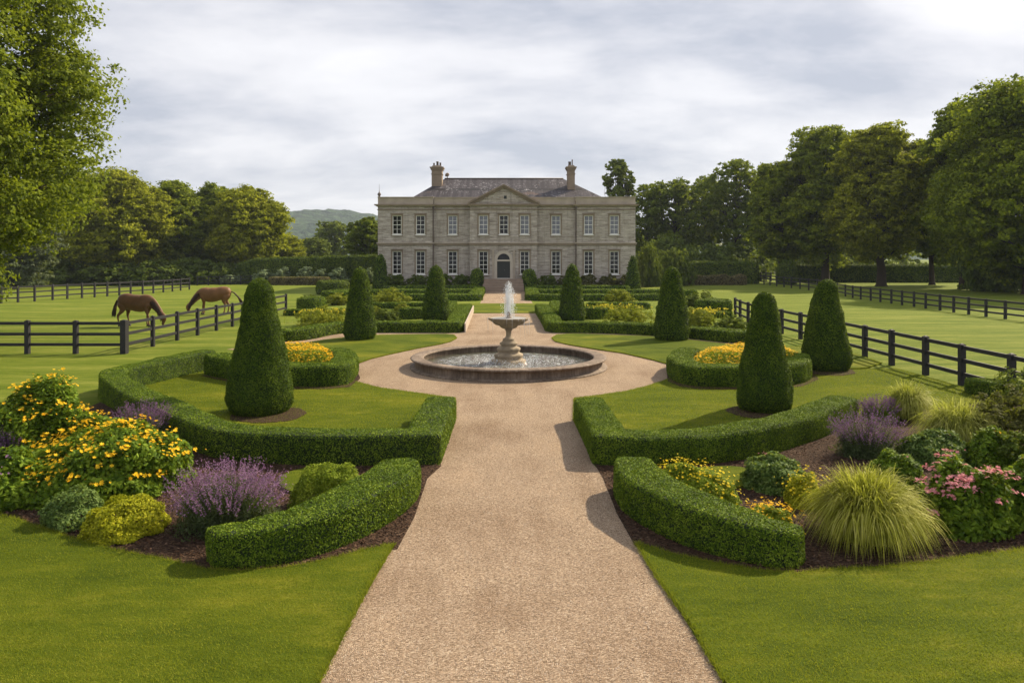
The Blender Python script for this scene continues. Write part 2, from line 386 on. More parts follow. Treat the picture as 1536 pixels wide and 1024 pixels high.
# raised lawn panels, cut with a clean edge
LAWNZ = .045
front_l = [(-1200, 600), (-260, 618), (-170, 650), (-185, 720), (-100, 765), (0, 775.5), (59, 794.6), (127, 818), (190, 832.7), (254, 845), (305, 858), (351, 861.5), (423, 857), (487, 845), (542, 830), (590, 820)]
front_r = [(955, 818), (1006, 834), (1073, 849), (1140, 859.6), (1198, 864), (1252, 858), (1319, 855), (1408, 845), (1475, 836), (1536, 828), (1630, 806), (1690, 740), (1680, 660), (1760, 618), (2600, 600)]
FL = pxpoly(front_l, .3, False) + [G(556, 876), G(519, 946), G(478, 1028), (-2.1, 3.0), (-2.3, -6), (-26, -6)]
FR = [(26, -6), (2.6, -6), (2.35, 3.0)] + [G(1088, 1028), G(1041, 946), G(988, 872)] + pxpoly(front_r, .3, False)
inner_l = [(150, 596), (190, 616), (240, 640), (300, 662), (400, 678), (508, 682), (640, 682), (670, 666), (683, 628), (682.5, 599), (655, 595.5), (621, 590.5), (566.7, 583), (535.4, 574.4), (500, 572), (420, 572), (340, 562), (302, 556), (215, 572)]
inner_r = [(892, 682), (1000, 684), (1100, 676), (1200, 655), (1300, 622), (1503, 602), (1417, 575), (1345, 555), (1240, 557), (1220, 560), (1200, 566), (1040, 570), (1006, 569), (992, 574), (971, 581), (937.5, 589), (896, 595), (875, 597.5), (862, 599), (861, 633)]
tong_l = [(534, 547), (556, 539), (587.5, 531.5), (624, 523.6), (660, 517), (676, 513), (685, 508), (681, 503.5), (668, 502), (561, 503.5), (500, 509), (425, 520), (390, 530), (400, 548), (480, 556)]
tong_r = [(1005, 548), (979, 540.6), (932, 530), (896, 525), (854, 518), (833, 513), (828, 508), (836, 503), (862, 501.5), (984, 506), (1034, 511), (1088, 517), (1150, 522), (1200, 521), (1285, 533), (1322, 546), (1300, 553), (1140, 560), (1060, 556)]
g = MB()
g.prism(FL, -.02, LAWNZ); g.prism(FR, -.02, LAWNZ)
for pl in (inner_l, inner_r, tong_l, tong_r): g.prism([G(*p) for p in pl], -.02, LAWNZ)
g.prism(pxpoly([(418, 722), (445, 708), (490, 704), (535, 712), (525, 728), (480, 740), (440, 742)], .15), -.02, .05)
g.prism(pxpoly([(1022, 710), (1060, 704), (1112, 704), (1132, 716), (1110, 734), (1060, 734)], .15), -.02, .05)
g.prism([G(*p) for p in ((560, 470), (560, 456), (960, 456), (960, 470), (803, 470), (707, 470))], -.02, .03)
tag(g.build('lawn', GRASS), kind='structure')

# bark mulch beds
g = MB()
ml = [(-200, 645), (-180, 720), (-97, 761), (0, 770), (59, 790), (127, 813), (190, 829), (254, 841), (305, 855), (351, 860), (423, 856), (487, 844), (542, 829), (596, 824), (622, 775), (641, 718), (662, 699), (600, 688), (423, 688), (296, 670), (200, 622), (150, 604), (60, 640), (-150, 640)]
mr = [(953, 820), (1006, 831), (1073, 846), (1140, 856), (1198, 861), (1252, 855), (1319, 852), (1408, 842), (1475, 833), (1536, 825), (1628, 802), (1685, 740), (1675, 660), (1720, 622), (1600, 600), (1536, 584), (1460, 578), (1400, 590), (1300, 612), (1240, 640), (1160, 670), (1040, 688), (888, 690), (905, 718), (925, 770)]
g.prism([G(*p) for p in ml], -.02, .014); g.prism([G(*p) for p in mr], -.02, .014)
for px, py, rr in ((394, 632, .82), (1150, 627, .74), (1244, 562, .98)):
    x, y = G(px, py); y += rr * .55
    an = np.linspace(0, 6.283, 26, endpoint=False); q = 1 + .04 * np.sin(an * 3 + px) + .03 * np.sin(an * 7)
    g.prism([(x + rr * k * math.cos(a), y + rr * k * math.sin(a)) for a, k in zip(an, q)], 0, LAWNZ + .012)
for base in ([(302, 566), (347, 576), (400, 583), (437, 586), (490, 586), (525, 583), (540, 568), (530, 545), (420, 550), (330, 556)], [(1012, 546), (1000, 558), (1002, 574), (1020, 582), (1049, 586), (1104, 587), (1160, 586), (1204, 582), (1228, 571), (1215, 552), (1100, 548)]):
    g.prism([G(*p) for p in base], 0, LAWNZ + .008)
tag(g.build('bark_mulch_bed', MULCH), kind='structure')
rng = np.random.default_rng(5)
def inside(P, poly):
    P = np.asarray(P); ins = np.zeros(len(P), bool); n = len(poly)
    for i in range(n):
        (x1, y1), (x2, y2) = poly[i], poly[(i + 1) % n]
        c = ((y1 > P[:, 1]) != (y2 > P[:, 1])) & (P[:, 0] < (x2 - x1) * (P[:, 1] - y1) / (y2 - y1 + 1e-12) + x1); ins ^= c
    return ins
g = MB()
for pl in (ml, mr):
    P = np.stack([rng.uniform(-9, 9, 60000), rng.uniform(7.4, 15, 60000)], 1); P = P[inside(P, [G(*p) for p in pl])]
    g.leaves(np.c_[P, rng.uniform(.014, .04, len(P))], np.tile([0, 0, 1.], (len(P), 1)), .045, .022, rng, .35)
tag(g.build('bark_chips', MULCHBIT), kind='stuff')

# grass blades on the near lawns
def blades(g, P, z0, hgt, w, rng):
    n = len(P); a = rng.uniform(0, 6.28, n); le = rng.normal(size=(n, 2)) * hgt * .7; hh = hgt * rng.uniform(.5, 1.2, n)
    b = np.c_[P, np.full(n, z0)]; d = np.c_[np.cos(a), np.sin(a), np.zeros(n)] * w / 2
    tip = b + np.c_[le, hh]
    g.add(np.stack([b - d, b + d, tip], 1).reshape(-1, 3), [np.arange(3 * n).reshape(n, 3)])
g = MB()
for pl, sx in ((FL, -1), (FR, 1)):
    if True:
        n = 170000; P = np.stack([rng.uniform(1.2, 9.2, n) * sx, 5.9 + 7.1 * rng.random(n) ** 1.35], 1); P = P[inside(P, pl) & (np.abs(P[:, 0]) < P[:, 1] * .71)]
        blades(g, P, LAWNZ - .004, .024, .008, rng)
for pl, dens, h_ in ((inner_l, 900, .03), (inner_r, 900, .03)):
    pw = [G(*p) for p in pl]; A = np.array(pw); lo, hi = A.min(0), A.max(0); n = int(np.prod(hi - lo) * dens)
    P = rng.uniform(lo, hi, (n, 2)); P = P[inside(P, pw)]; blades(g, P, LAWNZ, h_, .011, rng)
# ragged turf along every cut edge
def edge_blades(pts, n, z0):
    A = np.array(pts); d = np.linalg.norm(np.diff(A, axis=0), axis=1); s = np.r_[0, np.cumsum(d)]; t = rng.uniform(0, s[-1], int(n * s[-1]))
    P = np.c_[np.interp(t, s, A[:, 0]), np.interp(t, s, A[:, 1])] + rng.normal(size=(len(t), 2)) * .012; blades(g, P, z0 - .02, .05, .009, rng)
edge_blades(FL[:-3], 500, LAWNZ); edge_blades(FR[3:], 500, LAWNZ)
for pl in (inner_l, inner_r, tong_l, tong_r): edge_blades([G(*p) for p in pl + pl[:1]], 260, LAWNZ)
tag(g.build('lawn_grass', BLADE), kind='stuff')

# loose pebbles along the near path
g = MB(); pw = poly
P = np.stack([rng.uniform(-2.4, 2.4, 26000), rng.uniform(5.9, 16, 26000)], 1); P = P[inside(P, pw) | inside(P + [.10, 0], pw) & (rng.random(len(P)) < .5) | inside(P - [.10, 0], pw) & (rng.random(len(P)) < .5)]
g.leaves(np.c_[P, rng.uniform(.008, .014, len(P))], np.tile([0, 0, 1.], (len(P), 1)), .014, .012, rng, .35)
PEB = leafmat('pebble', (.16, .11, .075), (.36, .27, .20), (.60, .51, .42), 0, .8, 2, tint=(.4, .3, .2))
tag(g.build('loose_gravel', PEB), kind='stuff')

# ------------------------------------------------------------------ hedges and topiary
def leafsize(y): return max(.030, 1.45 * y / 753)
SEC = np.array([(-.5, 0), (-.52, .2), (-.52, .45), (-.515, .7), (-.505, .90), (-.46, .975), (-.32, 1.0), (0, 1.005), (.32, 1.0), (.46, .975), (.505, .90), (.515, .7), (.52, .45), (.52, .2), (.5, 0)])
def hedge(label, pts, w, h, mats=(None, None), side=1, px=True, base=True, ends=(.3, .3), cover=1.7, seed=1, z0=0.0, group=None, name='box_hedge', cat='hedge', rough=.035, corner=False):
    pw = [G(*p) for p in pts] if px else list(pts)
    ym = sum(p[1] for p in pw) / len(pw); step = .2 if ym < 30 else .5
    n0 = len(pw); wv = np.broadcast_to(np.asarray(w, float), (n0,)); hv = np.broadcast_to(np.asarray(h, float), (n0,))
    S = spline([(p[0], p[1], a, b) for p, a, b in zip(pw, wv, hv)], step)
    P = S[:, :2]; T = np.gradient(P, axis=0); T /= np.linalg.norm(T, axis=1)[:, None] + 1e-9
    for _ in range(2): T[1:-1] = (T[:-2] + T[1:-1] * 2 + T[2:]) / 4; T /= np.linalg.norm(T, axis=1)[:, None]
    Nn = np.stack([-T[:, 1], T[:, 0]], 1)
    if base: P = P + Nn * side * S[:, 2:3] / 2
    d = np.r_[0, np.cumsum(np.linalg.norm(np.diff(P, axis=0), axis=1))]; Lt = d[-1]
    # extra sections at both ends for the rounding
    ex = np.sort(np.unique(np.r_[d, *[e * k for e in ends[:1] for k in (.05, .15, .3, .6, 1)], *[Lt - e * k for e in ends[1:] for k in (.05, .15, .3, .6, 1)]]))
    I = lambda a: np.interp(ex, d, a)
    P = np.stack([I(P[:, 0]), I(P[:, 1])], 1); Nn = np.stack([I(Nn[:, 0]), I(Nn[:, 1])], 1); ww, hh = I(S[:, 2]), I(S[:, 3])
    k = np.ones(len(ex))
    for e_, dist in ((ends[0], ex), (ends[1], Lt - ex)): k = np.minimum(k, np.sqrt(np.clip(1 - np.clip((e_ - dist) / e_, 0, 1) ** 2, .01, 1)))
    ww = ww * (.25 + .75 * k); hh = hh * (.80 + .20 * k)
    m = len(SEC); V = np.zeros((len(P), m, 3))
    V[:, :, 0] = P[:, None, 0] + Nn[:, None, 0] * SEC[None, :, 0] * ww[:, None]; V[:, :, 1] = P[:, None, 1] + Nn[:, None, 1] * SEC[None, :, 0] * ww[:, None]
    V[:, :, 2] = SEC[None, :, 1] * hh[:, None] + z0
    V = V.reshape(-1, 3); S1 = sines(seed, 10, .5, 3.0); amp = rough
    dv = np.stack([wob(V, sines(seed + i, 8, .35, 2.5)) for i in range(3)], 1); V = V + dv * amp * np.array([1, 1, .8]) * np.clip(V[:, 2:3] / .2, 0, 1)
    n = len(P); i, j = np.meshgrid(np.arange(n - 1), np.arange(m - 1), indexing='ij'); a = (i * m + j).ravel()
    Q = np.stack([a, a + 1, a + m + 1, a + m], 1); Q = Q[:, ::-1] if False else Q
    caps = [tuple(range(m))[::-1], tuple((n - 1) * m + j for j in range(m))]
    r = np.random.default_rng(seed + 77); mb = MB(); Cc = np.array([P[:, 0].mean(), P[:, 1].mean()])
    mb.add(V, [Q], 1); mb.add(V, caps, 1)
    # end caps as quads for scattering leaves
    cq = []
    for b0 in (0, (n - 1) * m):
        for j in range(m // 2): cq.append((b0 + j, b0 + j + 1, b0 + m - 2 - j, b0 + m - 1 - j))
    QA = np.concatenate([Q, np.array(cq)])
    ls = leafsize(ym); cnt = int(area(V, QA) * cover / (.5 * ls * ls * .62)); cnt = min(cnt, 110000)
    PP, NN, _ = sample(V, QA, cnt, r)
    # make normals outward: compare with the nearest centre line point
    idx = np.argmin(((PP[:, None, :2] - P[None, ::4]) ** 2).sum(2), 1) if len(P) < 200 else np.array([np.argmin(((p[:2] - P) ** 2).sum(1)) for p in PP])
    ctr = np.c_[P[::4][idx] if len(P) < 200 else P[idx], np.full(len(PP), z0 + np.mean(hh) * .55)]
    sg = np.sign(((PP - ctr) * NN).sum(1)); NN = NN * np.where(sg == 0, 1, sg)[:, None]
    PP = PP + NN * (r.uniform(-.006, .55, cnt) * ls * (1 + .4 * np.clip(wob(PP, S1), -1, 1)))[:, None]
    keep = PP[:, 2] > z0 + .005
    mb.leaves(PP[keep], NN[keep], ls, ls * .62, r, .6, 0)
    lm, cm = mats
    o = mb.build(name, [lm or L_HEDGE, cm or CORE]); return tag(o, label, cat, group)

A_l = [(308, 838), (322, 853), (380, 853), (430, 846), (500, 826), (560, 799), (603, 772), (627, 744), (618, 728)]
hedge('thick crescent box hedge beside the gravel path, right of the large purple salvia', A_l, [.36, .46, .52, .56, .62, .66, .66, .6, .5], [.38, .41, .44, .47, .50, .52, .52, .50, .48], ends=(.12, .2), seed=3, rough=.025)
A_r = [(926, 728), (922, 742), (940, 772), (985, 800), (1040, 824), (1110, 843), (1160, 853), (1196, 853), (1211, 838)]
hedge('thick crescent box hedge on the right of the path, before the yellow flowers', A_r, [.5, .6, .66, .68, .64, .58, .52, .46, .36], [.48, .50, .52, .52, .50, .47, .44, .41, .38], ends=(.2, .12), seed=4, rough=.025)
B_l = [(304, 553), (260, 562), (215, 573), (165, 586), (148, 597), (185, 622), (235, 650), (296, 678), (338, 690), (423, 697), (508, 699), (600, 699), (650, 698), (660, 696), (663, 688), (672, 662), (683, 630)]
hedge('long box hedge enclosing the lawn under the largest left cone, cornering at the path', B_l, .62, [.62] * 5 + [.52] * 12, ends=(.2, .08), seed=5, rough=.03)
B_r = [(861, 630), (876, 662), (887, 688), (890, 696), (900, 698), (950, 699), (1040, 698), (1100, 692), (1160, 681), (1200, 669), (1245, 652), (1275, 634), (1290, 624)]
hedge('long box hedge sweeping from the path round the lawn of the near right cone', B_r, .62, [.5] * 11 + [.46, .42], ends=(.08, .3), seed=6, rough=.03)
hedge('rounded box hedge in front of the orange flower bed left of the fountain', [(302, 563), (347, 572), (400, 579), (437, 582), (490, 582), (520, 579), (533, 567), (534, 556), (516, 547)], .7, [.62, .6, .58] + [.56] * 6, seed=7, z0=.03, rough=.03)
hedge('rounded box hedge in front of the orange flower bed right of the fountain', [(1022, 547), (1006, 555), (1005, 568), (1023, 578), (1049, 582), (1104, 583), (1160, 582), (1198, 578), (1216, 569), (1212, 557)], .7, .56, seed=8, z0=.03, rough=.03)
hedge('box hedge behind the fountain on the left, its arm running beside the far path', [(429, 513), (460, 510), (516, 500), (563, 499), (640, 499), (688, 499), (694, 497), (697, 488), (707, 467)], .8, .48, ends=(.3, .1), seed=9)
hedge('box hedge behind the fountain on the right, its arm running beside the far path', [(803, 467), (816, 490), (820, 497), (828, 499), (900, 500), (984, 504), (1034, 508), (1090, 514), (1125, 516)], .8, .48, ends=(.1, .3), seed=10)
par = 'parterre hedges between the fountain and the house'
hedge('short inner box hedge just left of the second left topiary cone behind the fountain', [(596, 478), (618, 479), (640, 478)], .8, .62, seed=11, group=par)
hedge('short inner box hedge just right of the second right topiary cone behind the fountain', [(868, 478), (890, 479), (915, 478)], .8, .62, seed=12, group=par)
hedge('inner box hedge arm beside the left cone nearest the far path', [(655, 480), (676, 478), (684, 468), (684, 462)], .6, .5, seed=41, group=par)
hedge('inner box hedge arm beside the right cone nearest the far path', [(826, 462), (826, 468), (834, 478), (856, 480)], .6, .5, seed=42, group=par)
hedge('thin straight box hedge across the lawn left of the far path, behind the cones', [(545, 463), (640, 464)], .6, .4, seed=13, group=par)
hedge('thin straight box hedge across the lawn right of the far path, behind the cones', [(880, 463), (975, 464)], .6, .4, seed=14, group=par)
hedge('blocky dark green box hedge at the gap beside the left paddock fence', [(442, 466), (470, 467), (490, 464)], 1.6, .85, seed=15)
hedge('blocky dark green box hedge at the end of the right paddock fence', [(1040, 470), (1070, 471), (1101, 470)], 1.6, .85, seed=16)
hedge('low thin box hedge running left from the middle cones under yellow planting', [(423, 473), (470, 474), (522, 472)], .7, .35, seed=17, group=par)
hedge('low thin box hedge in the right parterre under yellow planting', [(1020, 477), (1100, 477)], .7, .35, seed=18, group=par)
hedge('front row box hedge left of the path before the steps, turning back to the steps', [(600, 451), (660, 451.5), (718, 451), (721, 449), (727, 438)], 1.0, .50, ends=(.4, .2), seed=19, group=par)
hedge('front row box hedge right of the path before the steps, turning back to the steps', [(789, 438), (791, 449), (794, 451), (880, 451.5), (995, 451)], 1.0, .50, ends=(.2, .4), seed=20, group=par)
hedge('second row box hedge in front of the left half of the house', [(500, 444), (560, 443.5), (714, 443)], 1.0, .52, seed=21, group=par)
hedge('second row box hedge in front of the right half of the house', [(803, 443), (900, 443.5), (1046, 444)], 1.0, .52, seed=22, group=par)
hedge('third row box hedge along the shrubs under the left windows', [(575, 438.5), (716, 438)], 1.0, .6, seed=23, group=par)
hedge('third row box hedge along the shrubs under the right windows', [(800, 438), (945, 438.5)], 1.0, .6, seed=24, group=par)
hedge('domed olive green hedge at the lawn edge far left of the parterre', [(470, 441), (500, 443), (530, 442)], 3.0, 1.25, (L_FAR, CORE), seed=25, rough=.12, ends=(1.2, 1.2))
hedge('low bright hedge fronting the domed olive hedge', [(480, 447), (505, 449), (545, 448)], 2.0, .6, seed=26, rough=.08, ends=(.8, .8))
y = 101
hedge('tall dark clipped hedge at the far left of the house', [(X(352, y), y), (X(385, y), y), (X(470, y), y), (X(572, y), y)], 3.0, [2.3, 3.2, 3.5, 3.75], (L_FAR, CORE), px=False, base=False, seed=27, rough=.14, ends=(1.5, .5), cover=2)
hedge('tall clipped yew hedge block at the far right of the house', [(X(1012, y), y), (X(1070, y), y), (X(1135, y), y)], 3.0, 2.85, (L_FAR, CORE), px=False, base=False, seed=28, rough=.1, ends=(.6, .8), cover=2)
y = 96
hedge('low brownish hedge in front of the tall far left hedge', [(X(404, y), y), (X(494, y), y)], 1.4, .95, (L_BROWN, COREB), px=False, base=False, seed=29, rough=.08, ends=(.6, .6))
hedge('low coppery brown hedge in front of the far right hedge block', [(X(1033, y), y), (X(1080, y), y), (X(1118, y), y)], 1.4, 1.15, (L_BROWN, COREB), px=False, base=False, seed=30, rough=.22, ends=(.6, .6))
y = 106
hedge('long boundary hedge in the shade behind the big right trees', [(X(1185, y), y), (X(1330, y), y), (X(1480, y), y), (X(1700, y), y)], 2.0, 2.4, (L_FAR, CORE), px=False, base=False, seed=31, rough=.12)
hedge('short low hedge at the foot of the right paddock fence near the frame edge', [(1440, 590), (1480, 598), (1540, 606)], .8, .42, seed=32, rough=.06)

def topiary(label, px, py, top, wpx, seed, dome=False, group='clipped yew cones', y=None, mat=None, name='topiary_cone', z0=0):
    if y is None: x, yb = G(px, py); r = wpx / 2 * yb / F; y = yb + r
    else: r = wpx / 2 * y / F
    x = X(px, y); hgt = Z(top, y) * .975
    if dome: pr = [(.90, 0), (.98, .08), (1.0, .3), (.99, .48), (.94, .64), (.82, .79), (.62, .90), (.36, .975), (0.01, 1.0)]
    else: pr = [(.80, 0), (.93, .035), (1.0, .09), (1.0, .14), (.965, .22), (.875, .35), (.77, .5), (.655, .64), (.545, .77), (.465, .86), (.385, .92), (.28, .965), (.14, .993), (.01, 1.0)]
    t = np.array(pr); zz = np.r_[np.linspace(0, .9, 26), np.linspace(.92, 1.0, 7)]
    rr = np.interp(zz, t[:, 1], t[:, 0]); zz[-1] = t[-1, 1]; rr[-1] = .01
    mb = MB(); seg = 36
    prof = [(a * r, b * hgt) for a, b in zip(rr, zz)]
    tmp = MB(); tmp.lathe(prof, seg); V = np.concatenate(tmp.v); Q = tmp.f[0][0]
    S = sines(seed, 10, .5, 3); S2 = sines(seed + 5, 6, .3, .8)
    d = wob(V, S) * .03 + wob(V, S2) * .035 * min(1.4, r); nr = V * [1, 1, 0]; nr /= np.linalg.norm(nr, axis=1)[:, None] + 1e-6
    V = V + nr * d[:, None]; V[:, 2] += d * .4 * (V[:, 2] > hgt * .9); mb.add(V, [Q], 1)
    rg = np.random.default_rng(seed); ls = leafsize(y) * 1.05; cnt = int(area(V, Q) * 2.0 / (.5 * ls * ls * .6))
    PP, NN, _ = sample(V, Q, cnt, rg); PP = PP + NN * (rg.uniform(-.1, .8, cnt) * ls * (1 + .7 * np.clip(wob(PP, sines(seed + 9, 10, 1.5, 5)), -1, 1)))[:, None]
    mb.leaves(PP, NN, ls, ls * .6, rg, .75, 0)
    o = mb.build(name, [mat or L_YEW, CORE], loc=(x, y, z0)); return tag(o, label, 'topiary', group)
topiary('largest clipped yew cone, on the left lawn, hiding part of the fence', 390, 630, 415, 97, 101, z0=.03)
topiary('near right clipped yew cone, on the lawn inside the long curved hedge', 1147, 625, 436, 82, 102, z0=.03)
topiary('clipped yew cone beside the right paddock fence, behind the near right one', 1240, 561, 418, 71, 103, z0=.03)
topiary('clipped yew cone on the grass tongue behind and left of the fountain', 540, 512, 400, 46, 104, z0=.03)
topiary('clipped yew cone on the grass tongue behind and right of the fountain', 1008, 513, 399, 52, 105, z0=.03)
topiary('smaller clipped yew cone inside the left parterre, closest left of the fountain jet', 654, 483, 397, 40, 106)
topiary('smaller clipped yew cone inside the right parterre, closest right of the fountain jet', 858, 483, 395, 38, 107)
topiary('slim clipped yew cone at the left corner of the house', 571, 434, 381, 22, 108, y=78)
topiary('slim clipped yew cone near the right corner of the house', 949.5, 434, 383, 20, 109, y=78)
topiary('dome clipped box bush at the left of the house steps', 715.5, 430, 403, 18.5, 110, True, 'dome bushes flanking the steps', 80.3, L_HEDGE, 'topiary_dome')
topiary('dome clipped box bush at the right of the house steps', 794, 430, 403, 19.5, 111, True, 'dome bushes flanking the steps', 80.3, L_HEDGE, 'topiary_dome')
topiary('dark rounded topiary bush by the far right fence corner', 1180, 426, 390, 27, 112, True, None, 99, L_FAR, 'topiary_dome')

# ------------------------------------------------------------------ trees and bushes
def crown(mb, seed, c, rx, rz, nb, nc, nl, leaf, m=0, shape='round', rb=(.26, .40), asp=.72, spread=.65, low=-1.0):
    """clumps of leaves inside an ellipsoid; returns blob centres"""
    r = np.random.default_rng(seed); C = []
    golden = 2.39996
    for i in range(nb):
        t = (i + .5) / nb; zc = 1 - 2 * t; zc = max(zc, low); rad = math.sqrt(max(0, 1 - zc * zc)); 
        if shape == 'oval': rad = max(rad, .3) * (1.0 if zc < 0 else 1.0)
        if shape == 'wide': rad = math.sqrt(max(0, 1 - abs(zc) ** 2.6)) if zc > 0 else max(.45, 1 - abs(zc) ** 5)
        a = i * golden + r.uniform(-.3, .3); f = r.uniform(.62, .80) if i % 5 else r.uniform(.1, .5)
        C.append((c[0] + rx * rad * f * math.cos(a), c[1] + rx * rad * f * math.sin(a), c[2] + rz * zc * r.uniform(.72, .92)))
    C = np.array(C); R = r.uniform(rb[0], rb[1], nb) * rx
    allP, allN = [], []
    for ctr, R_b in zip(C, R):
        n = nc; D = r.normal(size=(n, 3)); D[:, 2] += .25; D /= np.linalg.norm(D, axis=1)[:, None]
        q = ctr + D * (R_b * r.uniform(.55, 1.12, n))[:, None] * [1, 1, .8]
        cr = R_b * r.uniform(.14, .30, n)
        E = r.normal(size=(n, nl, 3)); E /= np.linalg.norm(E, axis=2)[..., None] + 1e-9
        P = q[:, None] + E * (cr[:, None] * r.uniform(.35, 1.35, (n, nl)))[..., None] * [1.2, 1.2, .6]
        Nn = E * .45 + D[:, None] * .9 + np.array([0, 0, .45])
        allP.append(P.reshape(-1, 3)); allN.append(Nn.reshape(-1, 3))
    P = np.concatenate(allP); Nn = np.concatenate(allN)
    ok = P[:, 2] > .02; mb.leaves(P[ok], Nn[ok], leaf, leaf * asp, r, spread, m)
    return C, R
def limbs(mb, seed, C, h, r0, fork, m=0, lean=0):
    r = np.random.default_rng(seed + 3); top = np.array([lean, 0, h])
    pts = [(0, 0, -.1), (0, 0, .25)] + [(lean * (t ** 1.5) + r.normal() * r0 * .25, r.normal() * r0 * .25, h * t) for t in np.linspace(.12, 1, 8)]
    rad = [r0 * 1.7, r0 * 1.2] + [r0 * (1 - .8 * t) for t in np.linspace(.05, 1, 8)]
    mb.tube(pts, rad, 12, m)
    for k, c in enumerate(C):
        zt = max(fork, min(h * .92, c[2] * .62)); b = np.array([lean * (zt / h) ** 1.5, 0, zt]); d = c - b; L = np.linalg.norm(d)
        mid = b + d * .5 + np.array([0, 0, -.06 * L]) + r.normal(size=3) * L * .05
        q1 = b + d * .25 + r.normal(size=3) * L * .03
        rr = r0 * r.uniform(.16, .34) * min(1.2, L / (h * .4) + .3); mb.tube([b, q1, mid, c], [rr, rr * .8, rr * .5, rr * .15], 6, m)
        for _ in range(2):
            e_ = c + np.clip(r.normal(size=3), -1, 1) * min(L * .10, r0 * 2.0); mb.tube([mid, (mid + e_) / 2 + r.normal(size=3) * L * .03, e_], [rr * .4, rr * .25, rr * .06], 5, m)
def tree_at(label, px, y, top, wpx, bottom=None, seed=1, mat=None, leaf=.3, nb=36, nc=34, nl=26, r0=.35, shape='wide', group=None, name='deciduous_tree', rb=(.27, .40), cat='tree', lean=0, low=-1.0):
    x = X(px, y); ht = Z(top, y); R = wpx / 2 * y / F; zb = max(.3, Z(bottom if bottom else 400, y))
    t = thing(name, label, cat, (x, y, 0), 0, group)
    c = MB(); rz = (ht - zb) / 2; C, Rb = crown(c, seed, (lean, 0, zb + rz), R, rz * 1.0, nb, nc, nl, leaf, 0, shape, rb, low=low)
    tr = MB(); limbs(tr, seed, C, ht * .86, r0, max(.8, zb * .8), lean=lean)
    tr.build('trunk', BARK, t, True); c.build('crown', mat, t)
    return t
def re_tree(src, label, px, y, top, wpx, hsrc, wsrc, rz, group=None):
    o = copy_tree(src); ht = Z(top, y); s = ht / hsrc; sx = (wpx * y / F) / wsrc
    o.location = (X(px, y), y, 0); o.scale = (sx, sx, s); o.rotation_euler = (0, 0, rz); o['label'] = label
    if group: o['group'] = group
    return o
LT_RIGHT = leafmat('sunlit_tree_leaf', (0.048, 0.074, 0.004), (0.148, 0.194, 0.008), (0.348, 0.393, 0.018), .42, .55, .28, obj=True)
LT_DARK = leafmat('dark_tree_leaf', (0.032, 0.057, 0.006), (0.094, 0.138, 0.010), (0.211, 0.254, 0.024), .42, .6, .3, obj=True)
LT_NEAR = leafmat('near_tree_leaf', (0.039, 0.062, 0.004), (0.119, 0.163, 0.008), (0.273, 0.327, 0.018), .42, .5, .4, obj=True)
LT_OLIVE = leafmat('olive_tree_leaf', (0.083, 0.099, 0.005), (0.232, 0.253, 0.010), (0.477, 0.481, 0.025), .42, .6, .3, obj=True)
LT_GREY = leafmat('grey_willow_leaf', (.045, .06, .03), (.09, .115, .06), (.16, .19, .11), .3, .6, .4, obj=True)
LT_FAR = leafmat('hazed_tree_leaf', (0.06, 0.09, 0.02), (0.13, 0.17, 0.03), (0.24, 0.28, 0.05), .3, .7, .3, obj=True)  # paler, greyer leaf: distance haze put into the colour
LT_BUSH = leafmat('shrub_leaf', (.034, .056, .010), (.080, .12, .016), (.17, .22, .035), .3, .6, 1.0, obj=True)
LT_GBUSH = leafmat('grey_green_shrub_leaf', (.08, .115, .06), (.19, .25, .13), (.36, .43, .25), .3, .6, 1.0, obj=True)
LT_YBUSH = leafmat('yellow_green_shrub_leaf', (.075, .10, .010), (.19, .22, .018), (.36, .36, .03), .3, .6, 1.2, obj=True)

ga = 'big trees along the right field'
tree_at('huge dark leafy tree at the right edge, tallest of all', 1545, 72, 112, 250, 425, 1, LT_RIGHT, .34, 84, 50, 34, .55, group=ga, rb=(.24, .36))
tree_at('tall leafy tree with dark trunk just left of the huge edge tree', 1446, 84, 148, 120, 400, 2, LT_RIGHT, .34, 60, 42, 30, .45, group=ga)
tree_at('rounded yellow green tree with clear dark trunk in the right field', 1322, 92, 187, 148, 398, 3, LT_OLIVE, .36, 78, 48, 30, .5, group=ga, rb=(.24, .36))
tree_at('broad green tree left of the lone rounded tree, its trunk by the boundary hedge', 1238, 101, 193, 128, 396, 4, LT_RIGHT, .38, 66, 42, 28, .5, group=ga)
tree_at('medium green tree sloping down towards the far right fence corner', 1172, 104, 236, 92, 400, 5, LT_RIGHT, .38, 52, 40, 28, .4, group=ga)
tree_at('partly hidden tree with thin dark trunk between the rounded tree and the edge trees', 1398, 96, 205, 100, 398, 6, LT_RIGHT, .36, 48, 38, 28, .3, group=ga)
gb = 'wood behind the right of the house'
d1 = tree_at('airy dark tree directly right of the far right hedge block', 1105, 122, 240, 98, 385, 7, LT_DARK, .42, 34, 30, 20, .4, group=gb, rb=(.26, .38), name='woodland_tree')
d2 = tree_at('dark tree behind the right end of the house, lower than its neighbours', 1012, 124, 266, 92, 380, 8, LT_DARK, .42, 32, 30, 18, .4, group=gb, rb=(.26, .38), name='woodland_tree')
re_tree(d1, 'dark tree immediately right of the house wall', 972, 128, 276, 70, Z(240, 122), 98 * 122 / F, 1.3, gb)
re_tree(d2, 'small crowned dark tree between the two wider woodland trees behind the hedge', 1058, 132, 262, 78, Z(266, 124), 92 * 124 / F, 2.1, gb)
re_tree(d2, 'woodland tree farthest right in the dark row, behind the sloping green tree', 1150, 130, 244, 84, Z(266, 124), 92 * 124 / F, 4.1, gb)
tree_at('tall narrow tree rising above the right end of the roof', 929, 120, 236, 50, 330, 9, LT_FAR, .34, 40, 26, 20, .3, name='conical_tree', rb=(.22, .34))

